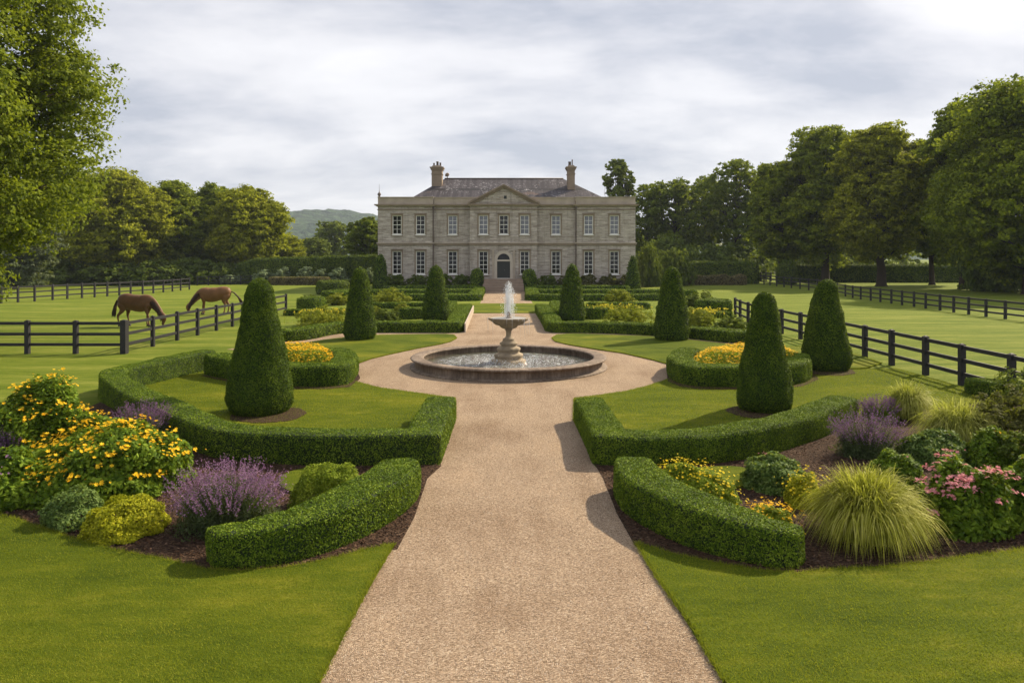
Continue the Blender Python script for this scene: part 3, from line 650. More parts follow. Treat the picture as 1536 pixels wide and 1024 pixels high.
gc = 'wood along the left field'
e1 = tree_at('olive green tree in the left wood, right behind the overhanging near branches', 178, 100, 262, 150, 415, 11, LT_OLIVE, .38, 66, 44, 28, .4, group=gc, name='woodland_tree', low=-.85)
tree_at('tall dark tree at the left of the wood behind the far fence', 92, 104, 246, 150, 412, 12, LT_DARK, .38, 56, 42, 28, .4, group=gc, name='woodland_tree')
e3 = tree_at('rounded sunlit tree ending the left wood toward the distant hills', 372, 106, 286, 112, 412, 13, LT_OLIVE, .38, 62, 44, 28, .4, group=gc, name='woodland_tree')
e4 = tree_at('green tree in the middle of the left wood with a flat top', 262, 108, 274, 112, 415, 14, LT_RIGHT, .38, 56, 42, 28, .4, group=gc, name='woodland_tree')
re_tree(e4, 'green tree just left of the sunlit end tree of the left wood', 318, 112, 279, 104, Z(274, 108), 112 * 108 / F, 2.2, gc)
re_tree(e1, 'dark tree at the far left frame edge behind the fence', 20, 108, 280, 150, Z(262, 100), 150 * 100 / F, 2.9, gc)
tree_at('grey green willow at the left frame edge under the overhanging branches', 22, 84, 300, 120, 425, 15, LT_GREY, .32, 30, 34, 26, .3, name='willow_tree')
re_tree(e3, 'low light green tree at the right foot of the left wood', 425, 118, 352, 62, Z(286, 106), 112 * 106 / F, 1.9, gc)
f1 = tree_at('hazy pale green tree standing far off before the hills', 502, 165, 328, 58, 392, 16, LT_FAR, .5, 26, 26, 18, .4, name='distant_tree')
re_tree(f1, 'small round bright tree far off left of the hazy pale tree', 470, 140, 354, 52, Z(328, 165), 58 * 165 / F, 2.0)
tree_at('dark tree close behind the left corner of the house', 552, 112, 326, 66, 400, 17, LT_DARK, .4, 28, 28, 22, .35, name='distant_tree')
re_tree(f1, 'small faint tree far off next to the left wood', 440, 190, 362, 46, Z(328, 165), 58 * 165 / F, 3.3)

c = MB(); rq = np.random.default_rng(77)
for k in range(64):
    yy = rq.uniform(150, 215); px = rq.uniform(930, 1760) if k % 4 else rq.uniform(-300, 430); hh = rq.uniform(7, 13)
    crown(c, 400 + k, (X(px, yy), yy, hh * .5), rq.uniform(5, 9), hh * .55, 9, 14, 14, .9, 0, 'wide', (.35, .5))
tag(c.build('distant_woodland', LT_DARK), kind='stuff')

# near tree overhanging from the left
t = thing('overhanging_tree', 'large near tree whose leafy branches overhang the upper left corner', 'tree', (-27.3, 31, 0))
c = MB(); C, Rb = crown(c, 21, (.0, 0, 11.2), 10.0, 9.8, 150, 54, 44, .18, 0, 'wide', (.15, .25), asp=.8)
tr = MB(); limbs(tr, 21, C, 19, .5, 4); tr.build('trunk', BARK, t, True); c.build('crown', LT_NEAR, t)

# undergrowth at the foot of the woods
under = [(30, 96, 400, 90), (100, 97, 398, 100), (170, 96, 402, 90), (235, 97, 400, 90), (290, 99, 398, 80), (335, 100, 402, 60), (378, 102, 404, 60)]
p0 = None
lab = ['dark undergrowth bush at the far left frame edge behind the fence', 'wide dark bush under the tall dark tree of the left wood', 'bush at the foot of the olive tree in the left wood', 'bush under the flat topped tree of the left wood', 'bush behind the end of the far left fence', 'small bush between the left wood and the tall hedge', 'bush at the left end of the tall far hedge']
for i, (px, y, top, wp) in enumerate(under):
    if p0 is None:
        c = MB(); crown(c, 31, (0, 0, 1.3), 3.8, 1.5, 22, 26, 18, .34, 0, 'wide', (.3, .45)); p0 = c.build('undergrowth_bush', LT_BUSH); o = p0
    else: o = p0.copy(); COL.objects.link(o)
    o.location = (X(px, y), y, 0); o.scale = (wp * y / F / 7.6,) * 2 + (Z(top, y) / 2.6,); o.rotation_euler = (0, 0, i * 1.3)
    tag(o, lab[i], 'bush', 'undergrowth bushes below the woods')
lab = ['green bush against the right wall of the house beside the slim cone', 'bush left of the far right hedge block', 'dark bush at the foot of the dark row right of the house', 'dark bush under the airy dark tree', 'large low bush under the huge tree at the right frame edge']
for i, (px, y, top, wp) in enumerate([(975, 90, 383, 40), (1010, 94, 388, 56), (1000, 115, 372, 90), (1095, 117, 380, 110), (1500, 78, 372, 110)]):
    o = p0.copy(); COL.objects.link(o); o.location = (X(px, y), y, 0); o.scale = (wp * y / F / 7.6,) * 2 + (Z(top, y) / 2.6,); o.rotation_euler = (0, 0, i * 1.7 + .4)
    tag(o, lab[i], 'bush', 'undergrowth bushes below the woods')

def bush(name, label, x, y, rx, hz, mat, leaf, nb=14, nc=16, nl=12, seed=1, group=None, z0=0, cat='shrub', rb=(.3, .45)):
    c = MB(); crown(c, seed, (0, 0, hz * .5), rx, hz * .5, nb, nc, nl, leaf, 0, 'wide', rb); o = c.build(name, mat, loc=(x, y, z0)); return tag(o, label, cat, group)
# grey-green shrubs before the tall far hedges
gs = 'grey green shrubs before the far hedges'
for i, (px, top, wp, lb) in enumerate([(395, 405, 30, 'grey green shrub at the left end of the brown hedge'), (425, 401, 26, 'pale shrub above the left part of the brown hedge'), (459, 402, 26, 'pale shrub above the middle of the brown hedge'), (482, 403, 22, 'pale shrub at the right end of the brown hedge'), (508, 402, 30, 'darker grey green shrub between brown hedge and cone'), (553, 402, 24, 'pale shrub left of the slim cone at the house corner'),
                                   (984, 400, 34, 'pale shrub right of the slim cone at the right of the house'), (1018, 400, 34, 'pale shrub left of the coppery hedge'), (345, 414, 30, 'grey green shrub near the short far fence piece')]):
    y = 98; bush('garden_shrub', lb, X(px, y), y, wp / 2 * y / F, Z(top, y), LT_GBUSH, .24, 10, 18, 12, 200 + i, gs)
# foundation planting
for i, (px, top, wp, lb) in enumerate([(596, 414, 36, 'green shrub under the leftmost pair of house windows'), (628, 414, 34, 'green shrub under the second house window from the left'), (664, 413, 36, 'green shrub beside the left cone under the third window'), (693, 413, 30, 'shrub under the wall left of the left dome bush'),
                                   (822, 414, 34, 'shrub under the wall right of the right dome bush'), (852, 413, 36, 'brownish shrub behind the right parterre cone'), (884, 413, 34, 'brownish shrub under the second house window from the right'), (917, 414, 36, 'brownish shrub under the rightmost house window'), (943, 413, 26, 'brownish shrub at the right corner of the house')]):
    y = 80.4; bush('foundation_shrub', lb, X(px, y), y, wp / 2 * y / F, Z(top, y), LT_BUSH if i < 5 else leafmat('brown_shrub_leaf', (.05, .05, .018), (.10, .10, .035), (.17, .17, .06), .3, .6, 1) if i == 5 else bpy.data.materials['brown_shrub_leaf'], .20, 12, 22, 14, 230 + i, 'shrubs along the house wall')
# parterre planting
pp = 'loose plants inside the parterre'
for i, (px, py, top, wp, mt, lb) in enumerate([
    (585, 458, 439, 54, LT_YBUSH, 'yellow green bush behind the left middle cone'), (930, 460, 439, 46, LT_YBUSH, 'yellow green bush behind the right middle cone'),
    (482, 490, 470, 74, LT_YBUSH, 'yellow flowering planting left of the left middle cone'), (580, 484, 467, 40, LT_BUSH, 'low green plant right of the left middle cone'),
    (470, 459, 446, 40, LT_BUSH, 'green plant by the left blocky hedge'), (510, 458, 444, 40, LT_YBUSH, 'lime plant between the blocky hedge and the yellow green bush'),
    (945, 488, 464, 76, LT_YBUSH, 'yellow flowering planting left of the right middle cone'), (905, 472, 458, 40, LT_YBUSH, 'low yellow plant beside the short inner right hedge'),
    (1052, 468, 444, 56, LT_BUSH, 'mounded green shrub beside the right blocky hedge'), (1050, 490, 466, 54, LT_YBUSH, 'yellow flowering planting right of the right middle cone'),
    (1098, 509, 478, 60, LT_BUSH, 'feathery green shrub at the right end of the back hedge'), (560, 478, 462, 30, LT_YBUSH, 'small lime plant behind the left middle cone'), (605, 474, 458, 26, LT_YBUSH, 'small yellow plant above the short inner left hedge')]):
    x, y = G(px, py); y += wp / 2 * y / F * .5; bush('garden_shrub', lb, X(px, y), y, wp / 2 * y / F, Z(top, y), mt, .13 if y > 45 else .10, 12, 24, 16, 260 + i, pp)

# ------------------------------------------------------------------ flowers and near planting
def leafy(mb, seed, rx, ry, h, n, leaf, asp=.6, m=0, spread=.7, hollow=.55, flat=.0):
    """dome of leaves over a clump"""
    r = np.random.default_rng(seed); D = r.normal(size=(n, 3)); D[:, 2] = np.abs(D[:, 2]); D /= np.linalg.norm(D, axis=1)[:, None]
    S = sines(seed, 8, .6, 2.2); k = r.uniform(hollow, 1.0, n) ** .6 * (1 + .16 * wob(D * 1.3, S))
    P = D * k[:, None] * [rx, ry, h]; P[:, 2] = np.maximum(P[:, 2] * (1 - flat), .02)
    mb.leaves(P, D * [1, 1, 1.1] + [0, 0, .35], leaf, leaf * asp, r, spread, m); return S
def flowers(mb, seed, n, rx, ry, h, size, petals=6, m=0, top=.55, S=None, cup=.25, clus=1, csize=.1):
    r = np.random.default_rng(seed + 50)
    nc = max(1, n // clus); D = r.normal(size=(nc * 3, 3)); D[:, 2] = np.abs(D[:, 2]) + top; D /= np.linalg.norm(D, axis=1)[:, None]; D = D[:nc]
    k = np.ones(nc)
    if S is not None: k = (1 + .16 * wob(D * 1.3, S))
    Cc = D * (k * r.uniform(.98, 1.14, nc))[:, None] * [rx, ry, h]
    P = (Cc[:, None] + r.normal(size=(nc, clus, 3)) * [csize, csize, csize * .3]).reshape(-1, 3); D = np.repeat(D, clus, 0)
    n = len(P); A = r.uniform(0, 6.28, n); N = D * .7 + [0, 0, .7] + r.normal(size=(n, 3)) * .4; N /= np.linalg.norm(N, axis=1)[:, None]
    U = np.cross(N, [1, .2, 0]); U /= np.linalg.norm(U, axis=1)[:, None]; Wv = np.cross(N, U); s = size * r.uniform(.45, 1.3, n)[:, None]
    for p in range(petals):
        a = A + p * 2 * math.pi / petals; ca, sa = np.cos(a)[:, None], np.sin(a)[:, None]; d = U * ca + Wv * sa; e_ = -U * sa + Wv * ca
        v = np.stack([P, P + d * s * .55 + e_ * s * .26 + N * s * cup * .5, P + d * s + N * s * cup, P + d * s * .55 - e_ * s * .26 + N * s * cup * .5], 1).reshape(-1, 3)
        mb.add(v, [np.arange(4 * n).reshape(n, 4)], m)
def stems(mb, seed, n, rx, ry, h, w=.006, m=0, bend=.3, lo=.6):
    """thin upright stems fanning out from the base; returns their tips"""
    r = np.random.default_rng(seed); a = r.uniform(0, 6.28, n); f = np.sqrt(r.random(n)); L = h * r.uniform(lo, 1.06, n) * (1 - .28 * f ** 2)
    b = np.c_[np.cos(a) * f * rx * .45, np.sin(a) * f * ry * .45, np.zeros(n)]; t = np.c_[np.cos(a) * f * rx, np.sin(a) * f * ry, L] + r.normal(size=(n, 3)) * [.03, .03, 0]
    md = (b + t) / 2 + np.c_[np.cos(a) * f * rx, np.sin(a) * f * ry, np.zeros(n)] * -.08; s = np.c_[-np.sin(a), np.cos(a), np.zeros(n)] * w / 2
    q = r.uniform(0, 6.28, n); s = np.c_[np.cos(q), np.sin(q), np.zeros(n)] * w / 2
    v = np.stack([b - s, b + s, md + s, md - s, t], 1).reshape(-1, 3); i = np.arange(n)[:, None] * 5
    mb.add(v, [i + [0, 1, 2, 3]], m); mb.add(v, [i + [3, 2, 4]], m); return b, md, t
FOL = leafmat('perennial_leaf', (.026, .058, .005), (.095, .165, .010), (.24, .33, .028), .3, .45, 2.2, obj=True)
FOLG = leafmat('bluish_perennial_leaf', (.032, .065, .014), (.10, .165, .035), (.24, .32, .09), .3, .45, 2.2, obj=True)
FOLS = leafmat('salvia_leaf', (.025, .040, .016), (.060, .088, .034), (.12, .15, .065), .3, .5, 2.2, obj=True)
YELB = leafmat('lemon_petal', (.70, .48, .010), (.86, .64, .02), (.92, .76, .08), .3, .6, 3, obj=True, tint=(.9, .7, .03))
YEL = leafmat('yellow_petal', (.70, .36, .010), (.88, .52, .015), (.94, .66, .05), .3, .6, 3, obj=True, tint=(.9, .5, .02))
ORA = leafmat('orange_petal', (.66, .24, .006), (.86, .42, .010), (.92, .58, .02), .3, .6, 3, obj=True, tint=(.9, .4, .01))
PUR = leafmat('purple_petal', (.13, .065, .115), (.25, .135, .23), (.40, .26, .37), .3, .6, 3, obj=True, tint=(.4, .2, .45))
MAU = leafmat('dusky_purple_petal', (.10, .05, .10), (.17, .09, .18), (.27, .17, .29), .3, .6, 3, obj=True, tint=(.3, .15, .33))
PNK = leafmat('pink_petal', (.50, .14, .17), (.68, .26, .28), (.80, .42, .42), .3, .6, 3, obj=True, tint=(.8, .3, .3))
LIME = leafmat('lime_leaf', (.11, .13, .006), (.32, .33, .012), (.58, .54, .03), .3, .5, 3, obj=True)
LGRN = leafmat('light_green_leaf', (.08, .13, .008), (.20, .27, .018), (.38, .45, .05), .3, .5, 3, obj=True)
GRB = leafmat('grass_plant_blade', (.15, .17, .015), (.37, .37, .045), (.68, .64, .18), .4, .45, 2, obj=True)
GRB2 = leafmat('pale_grass_blade', (.18, .20, .03), (.40, .41, .08), (.68, .66, .22), .4, .45, 2, obj=True)

def flower_clump(name, label, px, py, top, wpx, seed, fol, flo, leaf=.075, nf=60, fs=.03, clus=5, csize=.05, dens=5200, flat=0, asp=.62, topb=.55, depth=1.0, petals=6, group=None, cat='flowering plant', h=None):
    x, y = G(px, py); rx = wpx / 2 * y / F; y += rx * depth * .7; h = h or Z(top, y) * .97
    rx = wpx / 2 * y / F; t = thing(name, label, cat, (X(px, y), y, .012), 0, group)
    mb = MB(); A = 2 * math.pi * rx * (rx * depth) * .6 + math.pi * rx * h; n = int(min(60000, A * dens * (.06 / leaf) ** 1.5))
    S = leafy(mb, seed, rx * .93, rx * depth * .93, h * .9, n, leaf, asp, hollow=.5)
    rr = np.random.default_rng(seed)
    stems(mb, seed + 2, int(60 + 80 * rx), rx * .8, rx * depth * .8, h * .9, .010, 0); mb.build('foliage', fol, t)
    fb = MB(); flowers(fb, seed, nf * clus, rx * .93, rx * depth * .93, h * .86, fs, petals, 0, topb, S, clus=clus, csize=csize); tag(fb.build('blossoms', flo, t), kind='stuff' if nf * clus > 100 else None)
    return t
flower_clump('yellow_flower_clump', 'big bushy yellow flowered plant in the left bed, nearest the salvia', 165, 755, 628, 250, 301, FOL, YEL, .088, 100, .033, 9, .08, 4800, depth=.9)
flower_clump('yellow_flower_clump', 'taller yellow flowered plant at the left frame edge behind the big bushy one', 62, 705, 560, 178, 302, FOL, YEL, .080, 56, .034, 8, .09, 4800, depth=.9)
flower_clump('leafy_perennial', 'broad leaved green plant at the left frame edge in front of the yellow flowers', 8, 768, 668, 120, 303, FOL, PUR, .10, 6, .025, 4, .04, 4200)
flower_clump('leafy_perennial', 'green plant with large leaves under the bushy yellow flowers', 95, 762, 690, 120, 304, FOL, YEL, .11, 2, .03, 2, .03, 4200)
flower_clump('yellow_flower_clump', 'smaller yellow flowered plant filling between the two big ones, before the dusky salvia', 138, 700, 612, 120, 305, FOL, YEL, .078, 26, .034, 6, .07, 4600)
flower_clump('leafy_perennial', 'low green leafy plant behind the small dark green mound in the left bed', 130, 742, 700, 100, 306, FOL, YEL, .085, 2, .03, 2, .03, 4600)
def mound(name, label, px, py, top, wpx, seed, mat, leaf, dens=9000, depth=1, elong=None, flo=None, nf=0, fs=.02, group=None):
    x, y = G(px, py); rx = wpx / 2 * y / F; y += rx * depth * .8; rx = wpx / 2 * y / F; h = Z(top, y)
    t = thing(name, label, 'shrub', (X(px, y), y, .012), elong or 0, group); mb = MB()
    n = int(min(60000, (math.pi * rx * rx * depth + math.pi * rx * h) * dens * (.035 / leaf) ** 2)); S = leafy(mb, seed, rx, rx * depth, h, n, leaf, .6, hollow=.75, spread=.6)
    mb.build('foliage', mat, t)
    if flo: fb = MB(); flowers(fb, seed, nf, rx, rx * depth, h, fs, 5, 0, .5, S, clus=1); tag(fb.build('blossoms', flo, t), kind='stuff' if nf > 100 else None)
    return t
mound('green_mound_shrub', 'small dark green mounded shrub in the left bed mulch', 113, 797, 737, 92, 310, FOLG, .042)
mound('lime_mound_shrub', 'small bright yellow green mounded shrub in the left bed mulch', 190, 814, 748, 118, 311, LIME, .040)
mound('light_green_mound', 'light green mounded shrub behind the left crescent hedge', 497, 772, 698, 122, 312, LGRN, .036, depth=.7)
mound('yellow_flower_mound', 'row of yellow flowering groundcover behind the right crescent hedge', 1035, 762, 697, 150, 313, LGRN, .036, depth=.42, elong=-.75, flo=YELB, nf=520, fs=.022)
mound('orange_flower_mound', 'small orange yellow flowering mound near the tip of the right crescent hedge', 1150, 812, 757, 82, 314, LGRN, .036, depth=.8, flo=YEL, nf=320, fs=.022)
mound('yellow_flower_mound', 'small yellow flowering mound touching the big ornamental grass', 1206, 765, 712, 56, 315, LIME, .034, flo=YELB, nf=160, fs=.02)
flower_clump('pink_flower_shrub', 'round green shrub with a few pink flower heads beside the long right hedge', 1163, 742, 676, 104, 316, FOLG, PNK, .062, 6, .02, 9, .03, 6500)

flower_clump('leafy_perennial', 'green filler plant behind the big ornamental grass, left of the pink sedum', 1345, 738, 672, 84, 342, FOL, PNK, .065, 2, .02, 2, .03, 5600)
flower_clump('leafy_perennial', 'green filler plant right of the straw coloured grass near the right edge', 1494, 716, 640, 90, 343, FOL, YEL, .065, 2, .02, 2, .03, 5600)
def salvia(name, label, px, py, top, wpx, seed, n, flo, fol=FOLS, spike=.30, depth=.8, group=None):
    x, y = G(px, py); rx = wpx / 2 * y / F; y += rx * depth * .7; rx = wpx / 2 * y / F; h = Z(top, y); t = thing(name, label, 'flowering plant', (X(px, y), y, .012), 0, group)
    r = np.random.default_rng(seed); mb = MB(); b, md, tp = stems(mb, seed, n, rx, rx * depth, h, .007)
    K = 14; s = r.uniform(.10, 1 - spike, (n, K, 1)); P = np.where(s < .5, b[:, None] + (md - b)[:, None] * s * 2, md[:, None] + (tp - md)[:, None] * (s - .5) * 2) + r.normal(size=(n, K, 3)) * .018
    mb.leaves(P.reshape(-1, 3), np.tile([0, 0, .6], (n * K, 1)), .042, .014, r, .9); 
    leafy(mb, seed, rx * .86, rx * depth * .86, h * .68, int(9000 * rx), .045, .35, hollow=.4); mb.build('foliage', fol, t)
    K = 15; s = r.uniform(1 - spike, 1.02, (n, K, 1)); P = md[:, None] + (tp - md)[:, None] * (s - .5) * 2 + r.normal(size=(n, K, 3)) * .008
    fb = MB(); fb.leaves(P.reshape(-1, 3), np.tile([0, 0, .3], (n * K, 1)), .022, .016, r, 1); tag(fb.build('flower_spikes', flo, t), kind='stuff'); return t
salvia('purple_salvia', 'large purple salvia clump with upright flower spikes in the left bed', 342, 812, 690, 190, 320, 620, PUR)
salvia('purple_salvia', 'dusky purple salvia between the yellow flowers and the long left hedge', 216, 668, 600, 98, 321, 330, MAU)
salvia('purple_salvia', 'faded purple salvia at the left frame edge among yellow flowers', 10, 712, 636, 70, 322, 220, MAU)
salvia('purple_salvia', 'dark purple salvia in the right bed below the far pale grasses', 1300, 692, 612, 116, 323, 480, MAU, spike=.5)
salvia('mauve_heather', 'low mauve tinged plant at the upper end of the right bed', 1318, 636, 593, 66, 324, 260, MAU, fol=FOL, spike=.25)

def grass_plant(label, px, py, top, wpx, seed, n, mat, w=.010, group='ornamental grasses'):
    x, y = G(px, py); rx = wpx / 2 * y / F; y += rx * .7; rx = wpx / 2 * y / F; h = Z(top, y)
    r = np.random.default_rng(seed); mb = MB(); K = 7
    a = r.uniform(0, 6.28, n); f = r.uniform(.03, 1, n) ** .42; L = r.uniform(.7, 1.05, n)
    s = np.linspace(0, 1, K)[None, :]; out = (f * rx * L)[:, None] * (s ** 1.1) * 1.06; up = h * L[:, None] * (s * (1.72 - .1 * f[:, None]) - (.78 + .86 * f[:, None] ** 2.2) * s ** 2.1)
    up = np.maximum(up, .015); b0 = r.normal(size=(n, 2)) * rx * .14
    cx_, sx_ = np.cos(a)[:, None], np.sin(a)[:, None]; tw = r.normal(size=(n, 1)) * .12 * rx
    P = np.stack([b0[:, :1] + out * cx_ - sx_ * tw * s, b0[:, 1:] + out * sx_ + cx_ * tw * s, up], 2)
    q = r.uniform(-.6, .6, n)[:, None]; sd = np.stack([-np.sin(a[:, None] + q) * np.ones_like(s), np.cos(a[:, None] + q) * np.ones_like(s), .3 * np.ones((n, K))], 2)
    wd = (w * r.uniform(.6, 1.3, n)[:, None] * (1 - s ** 3 * .95) / 2)[..., None]
    V = np.stack([P - sd * wd, P + sd * wd], 2).reshape(-1, 3); i = np.arange(n)[:, None, None] * 2 * K + np.arange(K - 1)[None, :, None] * 2
    Q = (i + np.array([0, 1, 3, 2])).reshape(-1, 4); mb.add(V, [Q])
    return tag(mb.build('ornamental_grass', mat, loc=(X(px, y), y, .012)), label, 'ornamental grass', group)
grass_plant('largest fountain shaped yellow green ornamental grass, in front of the right bed', 1300, 834, 684, 188, 330, 6200, GRB, .013)
grass_plant('pale straw coloured ornamental grass behind the purple salvia in the right bed', 1440, 690, 584, 128, 331, 3400, GRB2, .015)
grass_plant('smaller pale ornamental grass at the top of the right bed', 1362, 634, 562, 84, 332, 1900, GRB2, .017)
flower_clump('leafy_perennial', 'green leafy perennial between the dark purple salvia and the pink sedum', 1408, 702, 641, 120, 333, FOLG, PNK, .07, 2, .02, 2, .03)
flower_clump('pink_sedum', 'large clump of flat pink flower heads right of the big ornamental grass', 1444, 808, 680, 140, 334, FOL, PNK, .085, 58, .026, 13, .05, 5200, depth=.9)
flower_clump('leafy_perennial', 'tall green leafy plant at the right frame edge beside the pink flowers', 1535, 800, 682, 110, 335, FOL, YEL, .075, 3, .02, 2, .03)
y = 13.6; bush('olive_shrub', 'olive brown shrub at the right frame edge above the green leafy plant', X(1520, y), y, .75, 1.15, leafmat('olive_shrub_leaf', (.04, .045, .012), (.09, .09, .025), (.15, .15, .04), .3, .6, 2, obj=True), .06, 14, 30, 20, 336)
y = 17.0; bush('olive_shrub', 'dark green shrub under the last post of the right fence', X(1550, y), y, .8, 1.0, LT_BUSH, .06, 12, 28, 18, 337)
y = 12.2; bush('olive_shrub', 'small green shrub at the right frame edge below the olive brown shrub', X(1545, y), y, .45, .8, LT_BUSH, .06, 12, 24, 18, 338)

ORAY = leafmat('marigold_petal', (.62, .30, .01), (.80, .50, .015), (.88, .66, .05), .3, .6, 3, obj=True, tint=(.9, .5, .02))
def bedding(label, pts, seed, h, n, nf):
    pw = [G(*p) for p in pts]; A = np.array(pw); lo, hi = A.min(0), A.max(0); r = np.random.default_rng(seed); c = A.mean(0); S = sines(seed, 8, .3, 1.5)
    def pts_(k):
        P = r.uniform(lo, hi, (k * 3, 2)); P = P[inside(P, pw)][:k]; P3 = np.c_[P, np.zeros(len(P))]
        dd = np.min([np.hypot(P[:, 0] - (a[0] * (1 - t_) + b[0] * t_), P[:, 1] - (a[1] * (1 - t_) + b[1] * t_)) for a, b in zip(pw, pw[1:] + pw[:1]) for t_ in (0, .25, .5, .75)], axis=0)
        z = h * (.45 + .55 * np.clip(dd / .6, 0, 1)) * (1 + .10 * wob(P3, S)); return P - c, z
    t = thing('bedding_flowers', label, 'flower bed', (c[0], c[1], LAWNZ))
    P, z = pts_(n); mb = MB(); mb.leaves(np.c_[P, z * np.sqrt(r.uniform(.05, 1, len(P)))], np.tile([0, 0, 1.], (len(P), 1)), .075, .045, r, .8); mb.build('foliage', LGRN, t)
    P, z = pts_(nf); fb = MB(); n_ = len(P); P = np.c_[P, z + r.uniform(-.01, .05, n_)]
    for k in range(6):
        a = k * 1.047 + r.uniform(0, 6, n_); d = np.c_[np.cos(a), np.sin(a), np.full(n_, .35)] * .042; e_ = np.c_[-np.sin(a), np.cos(a), np.zeros(n_)] * .014
        fb.add(np.stack([P, P + d * .6 + e_, P + d, P + d * .6 - e_], 1).reshape(-1, 3), [np.arange(4 * n_).reshape(n_, 4)])
    tag(fb.build('blossoms', ORAY, t), kind='stuff')
bedding('bed of orange yellow flowers inside the left rounded hedge', [(405, 566), (505, 566), (518, 555), (500, 546), (440, 540), (395, 544)], 340, .66, 12000, 1300)
bedding('bed of orange yellow flowers inside the right rounded hedge', [(1030, 566), (1045, 572), (1180, 572), (1206, 566), (1204, 552), (1130, 540), (1070, 544), (1034, 556)], 341, .64, 17000, 1900)
YELS = leafmat('soft_yellow_petal', (.30, .27, .02), (.55, .47, .03), (.75, .62, .06), .3, .6, 3, obj=True, tint=(.7, .6, .05))
def fleck(label, px, y, w, z, n, seed, mat, name='yellow_flowers'):
    r = np.random.default_rng(seed); fb = MB(); P = np.c_[r.normal(size=(n, 2)) * [w / 3, .5], r.uniform(z * .7, z, n)]
    for k in range(3): fb.leaves(P + r.normal(size=P.shape) * .03, np.tile([0, 0, 1.], (n, 1)), .12, .09, r, .6)
    st = MB(); rr = P.copy(); rr[:, 2] = 0; s = np.tile([.012, 0, 0], (n, 1)); st.add(np.stack([rr - s, rr + s, P], 1).reshape(-1, 3), [np.arange(3 * n).reshape(n, 3)])
    t = thing(name, label, 'flowering plant', (X(px, y), y, 0)); tag(fb.build('blossoms', mat, t), kind='stuff'); tag(st.build('stems', LGRN, t), kind='stuff')
fleck('yellow flowers scattered left of the left middle cone in the parterre', 488, G(0, 484)[1], 2.6, .75, 110, 350, YELS)
fleck('yellow flowers scattered right of the right middle cone in the parterre', 1048, G(0, 486)[1], 2.2, .85, 110, 351, YELS)
fleck('yellow flowers scattered between the two right parterre cones', 925, G(0, 478)[1], 2.6, .85, 70, 352, YELS)

# ------------------------------------------------------------------ fences
def fence(label, posts, h=1.2, rails=3, pw=.13, group='black post and rail fences', big=()):
    """posts: list of ground points"""
    t = thing('paddock_fence', label, 'fence', (posts[0][0], posts[0][1], 0), 0, group); o = np.array(posts[0])
    r = random.Random(len(posts) * 7 + int(abs(posts[0][0]) * 10))
    for i, (p, q) in enumerate(zip(posts, posts[1:] + [None])):
        a = 0
        nb_ = q if q is not None else posts[i - 1]; a = math.atan2(nb_[1] - p[1], nb_[0] - p[0])
        s = pw * (1.35 if i in big else 1); hh = h * (1.03 if i in big else 1) * r.uniform(.985, 1.015)
        mb = MB(); mb.box((p[0] - o[0], p[1] - o[1], hh / 2), (s, s, hh), a); mb.box((p[0] - o[0], p[1] - o[1], hh + .012), (s * .8, s * .8, .026), a, taper=.5); mb.build('post', BLACKP, t)
        if q is not None:
            d = math.hypot(q[0] - p[0], q[1] - p[1])
            for k in range(rails):
                zc = h * (.92 - .32 * k) + r.uniform(-.008, .008); mb = MB()
                nx, ny = -math.sin(a), math.cos(a)
                mb.box(((p[0] + q[0]) / 2 - o[0], (p[1] + q[1]) / 2 - o[1], zc), (d - pw * .6, .045, .11), a); mb.build('rail', BLACKP, t)
    return t
xs = lambda a, b, n: [tuple(np.array(a) * (1 - t) + np.array(b) * t) for t in np.linspace(0, 1, n)]
corner = G(186, 530.5)
fence('black wooden fence running across the near left field to its corner post', xs((corner[0] - 1.79 * 6, corner[1] - .02), corner, 7), 1.22, pw=.15, big=(6,))
ys = [30.2, 32.4, 34.5, 36.7, 38.8, 41.0, 43.2, 45.4, 48.0]
fence('black wooden fence running away from the left corner post past the horses', [(corner[0] + .0, corner[1] + .16)] + [(-14.4, v) for v in ys], 1.22)
b = [G(p, q) for p, q in ((-70, 462), (-24, 457.5), (1.7, 455), (27, 453.5), (52, 452), (79, 450), (101, 448.3), (123, 447), (142, 445.8), (161, 444.5), (179, 443.3), (196, 442), (214, 441), (230, 439.8), (245, 438.5), (258.6, 437.2), (271, 435.8), (284, 434.4))]
fence('long black fence along the far side of the horses field', b, 1.3)
fence('short far piece of black fence before the left end of the tall hedge', xs((X(296, 94), 94), (X(392, 99), 99), 7), 1.15)
fence('black wooden fence running along the right bed into the distance', [(12.6, v) for v in (12.7, 14.8, 16.9, 19.0, 21.1, 22.95, 25.0, 26.9, 28.8, 30.8, 32.9, 35.2, 37.6, 40.2)] + [(12.9, 42.6), (13.3, 44.9)], 1.16, pw=.15)
b = [G(p, q) for p, q in ((1620, 492), (1578, 487), (1541, 482.6), (1508, 478.5), (1479, 475), (1453, 471.5), (1430.6, 468.3), (1410, 465.6), (1388.5, 462.8), (1371, 460.2), (1353, 457.6), (1337, 455.2), (1320.5, 453), (1306, 451), (1291, 449), (1279, 446.8), (1268, 444.5), (1256, 442), (1240, 438.5))]
fence('long black fence along the far side of the right field', b, 1.08)
fence('short black fence in the far right corner left of the dark round bush', [G(p, q) for p, q in ((1240, 438.5), (1226, 436.5), (1213, 435), (1200, 433.5), (1187, 432), (1176, 430.6), (1165, 429.3), (1155, 428), (1146, 426.8), (1137, 425.5))], 1.25)
fence('farthest black fence on the right, behind the dark round bush', xs((X(1134, 112), 112), (X(1188, 108), 108), 8), 1.3)

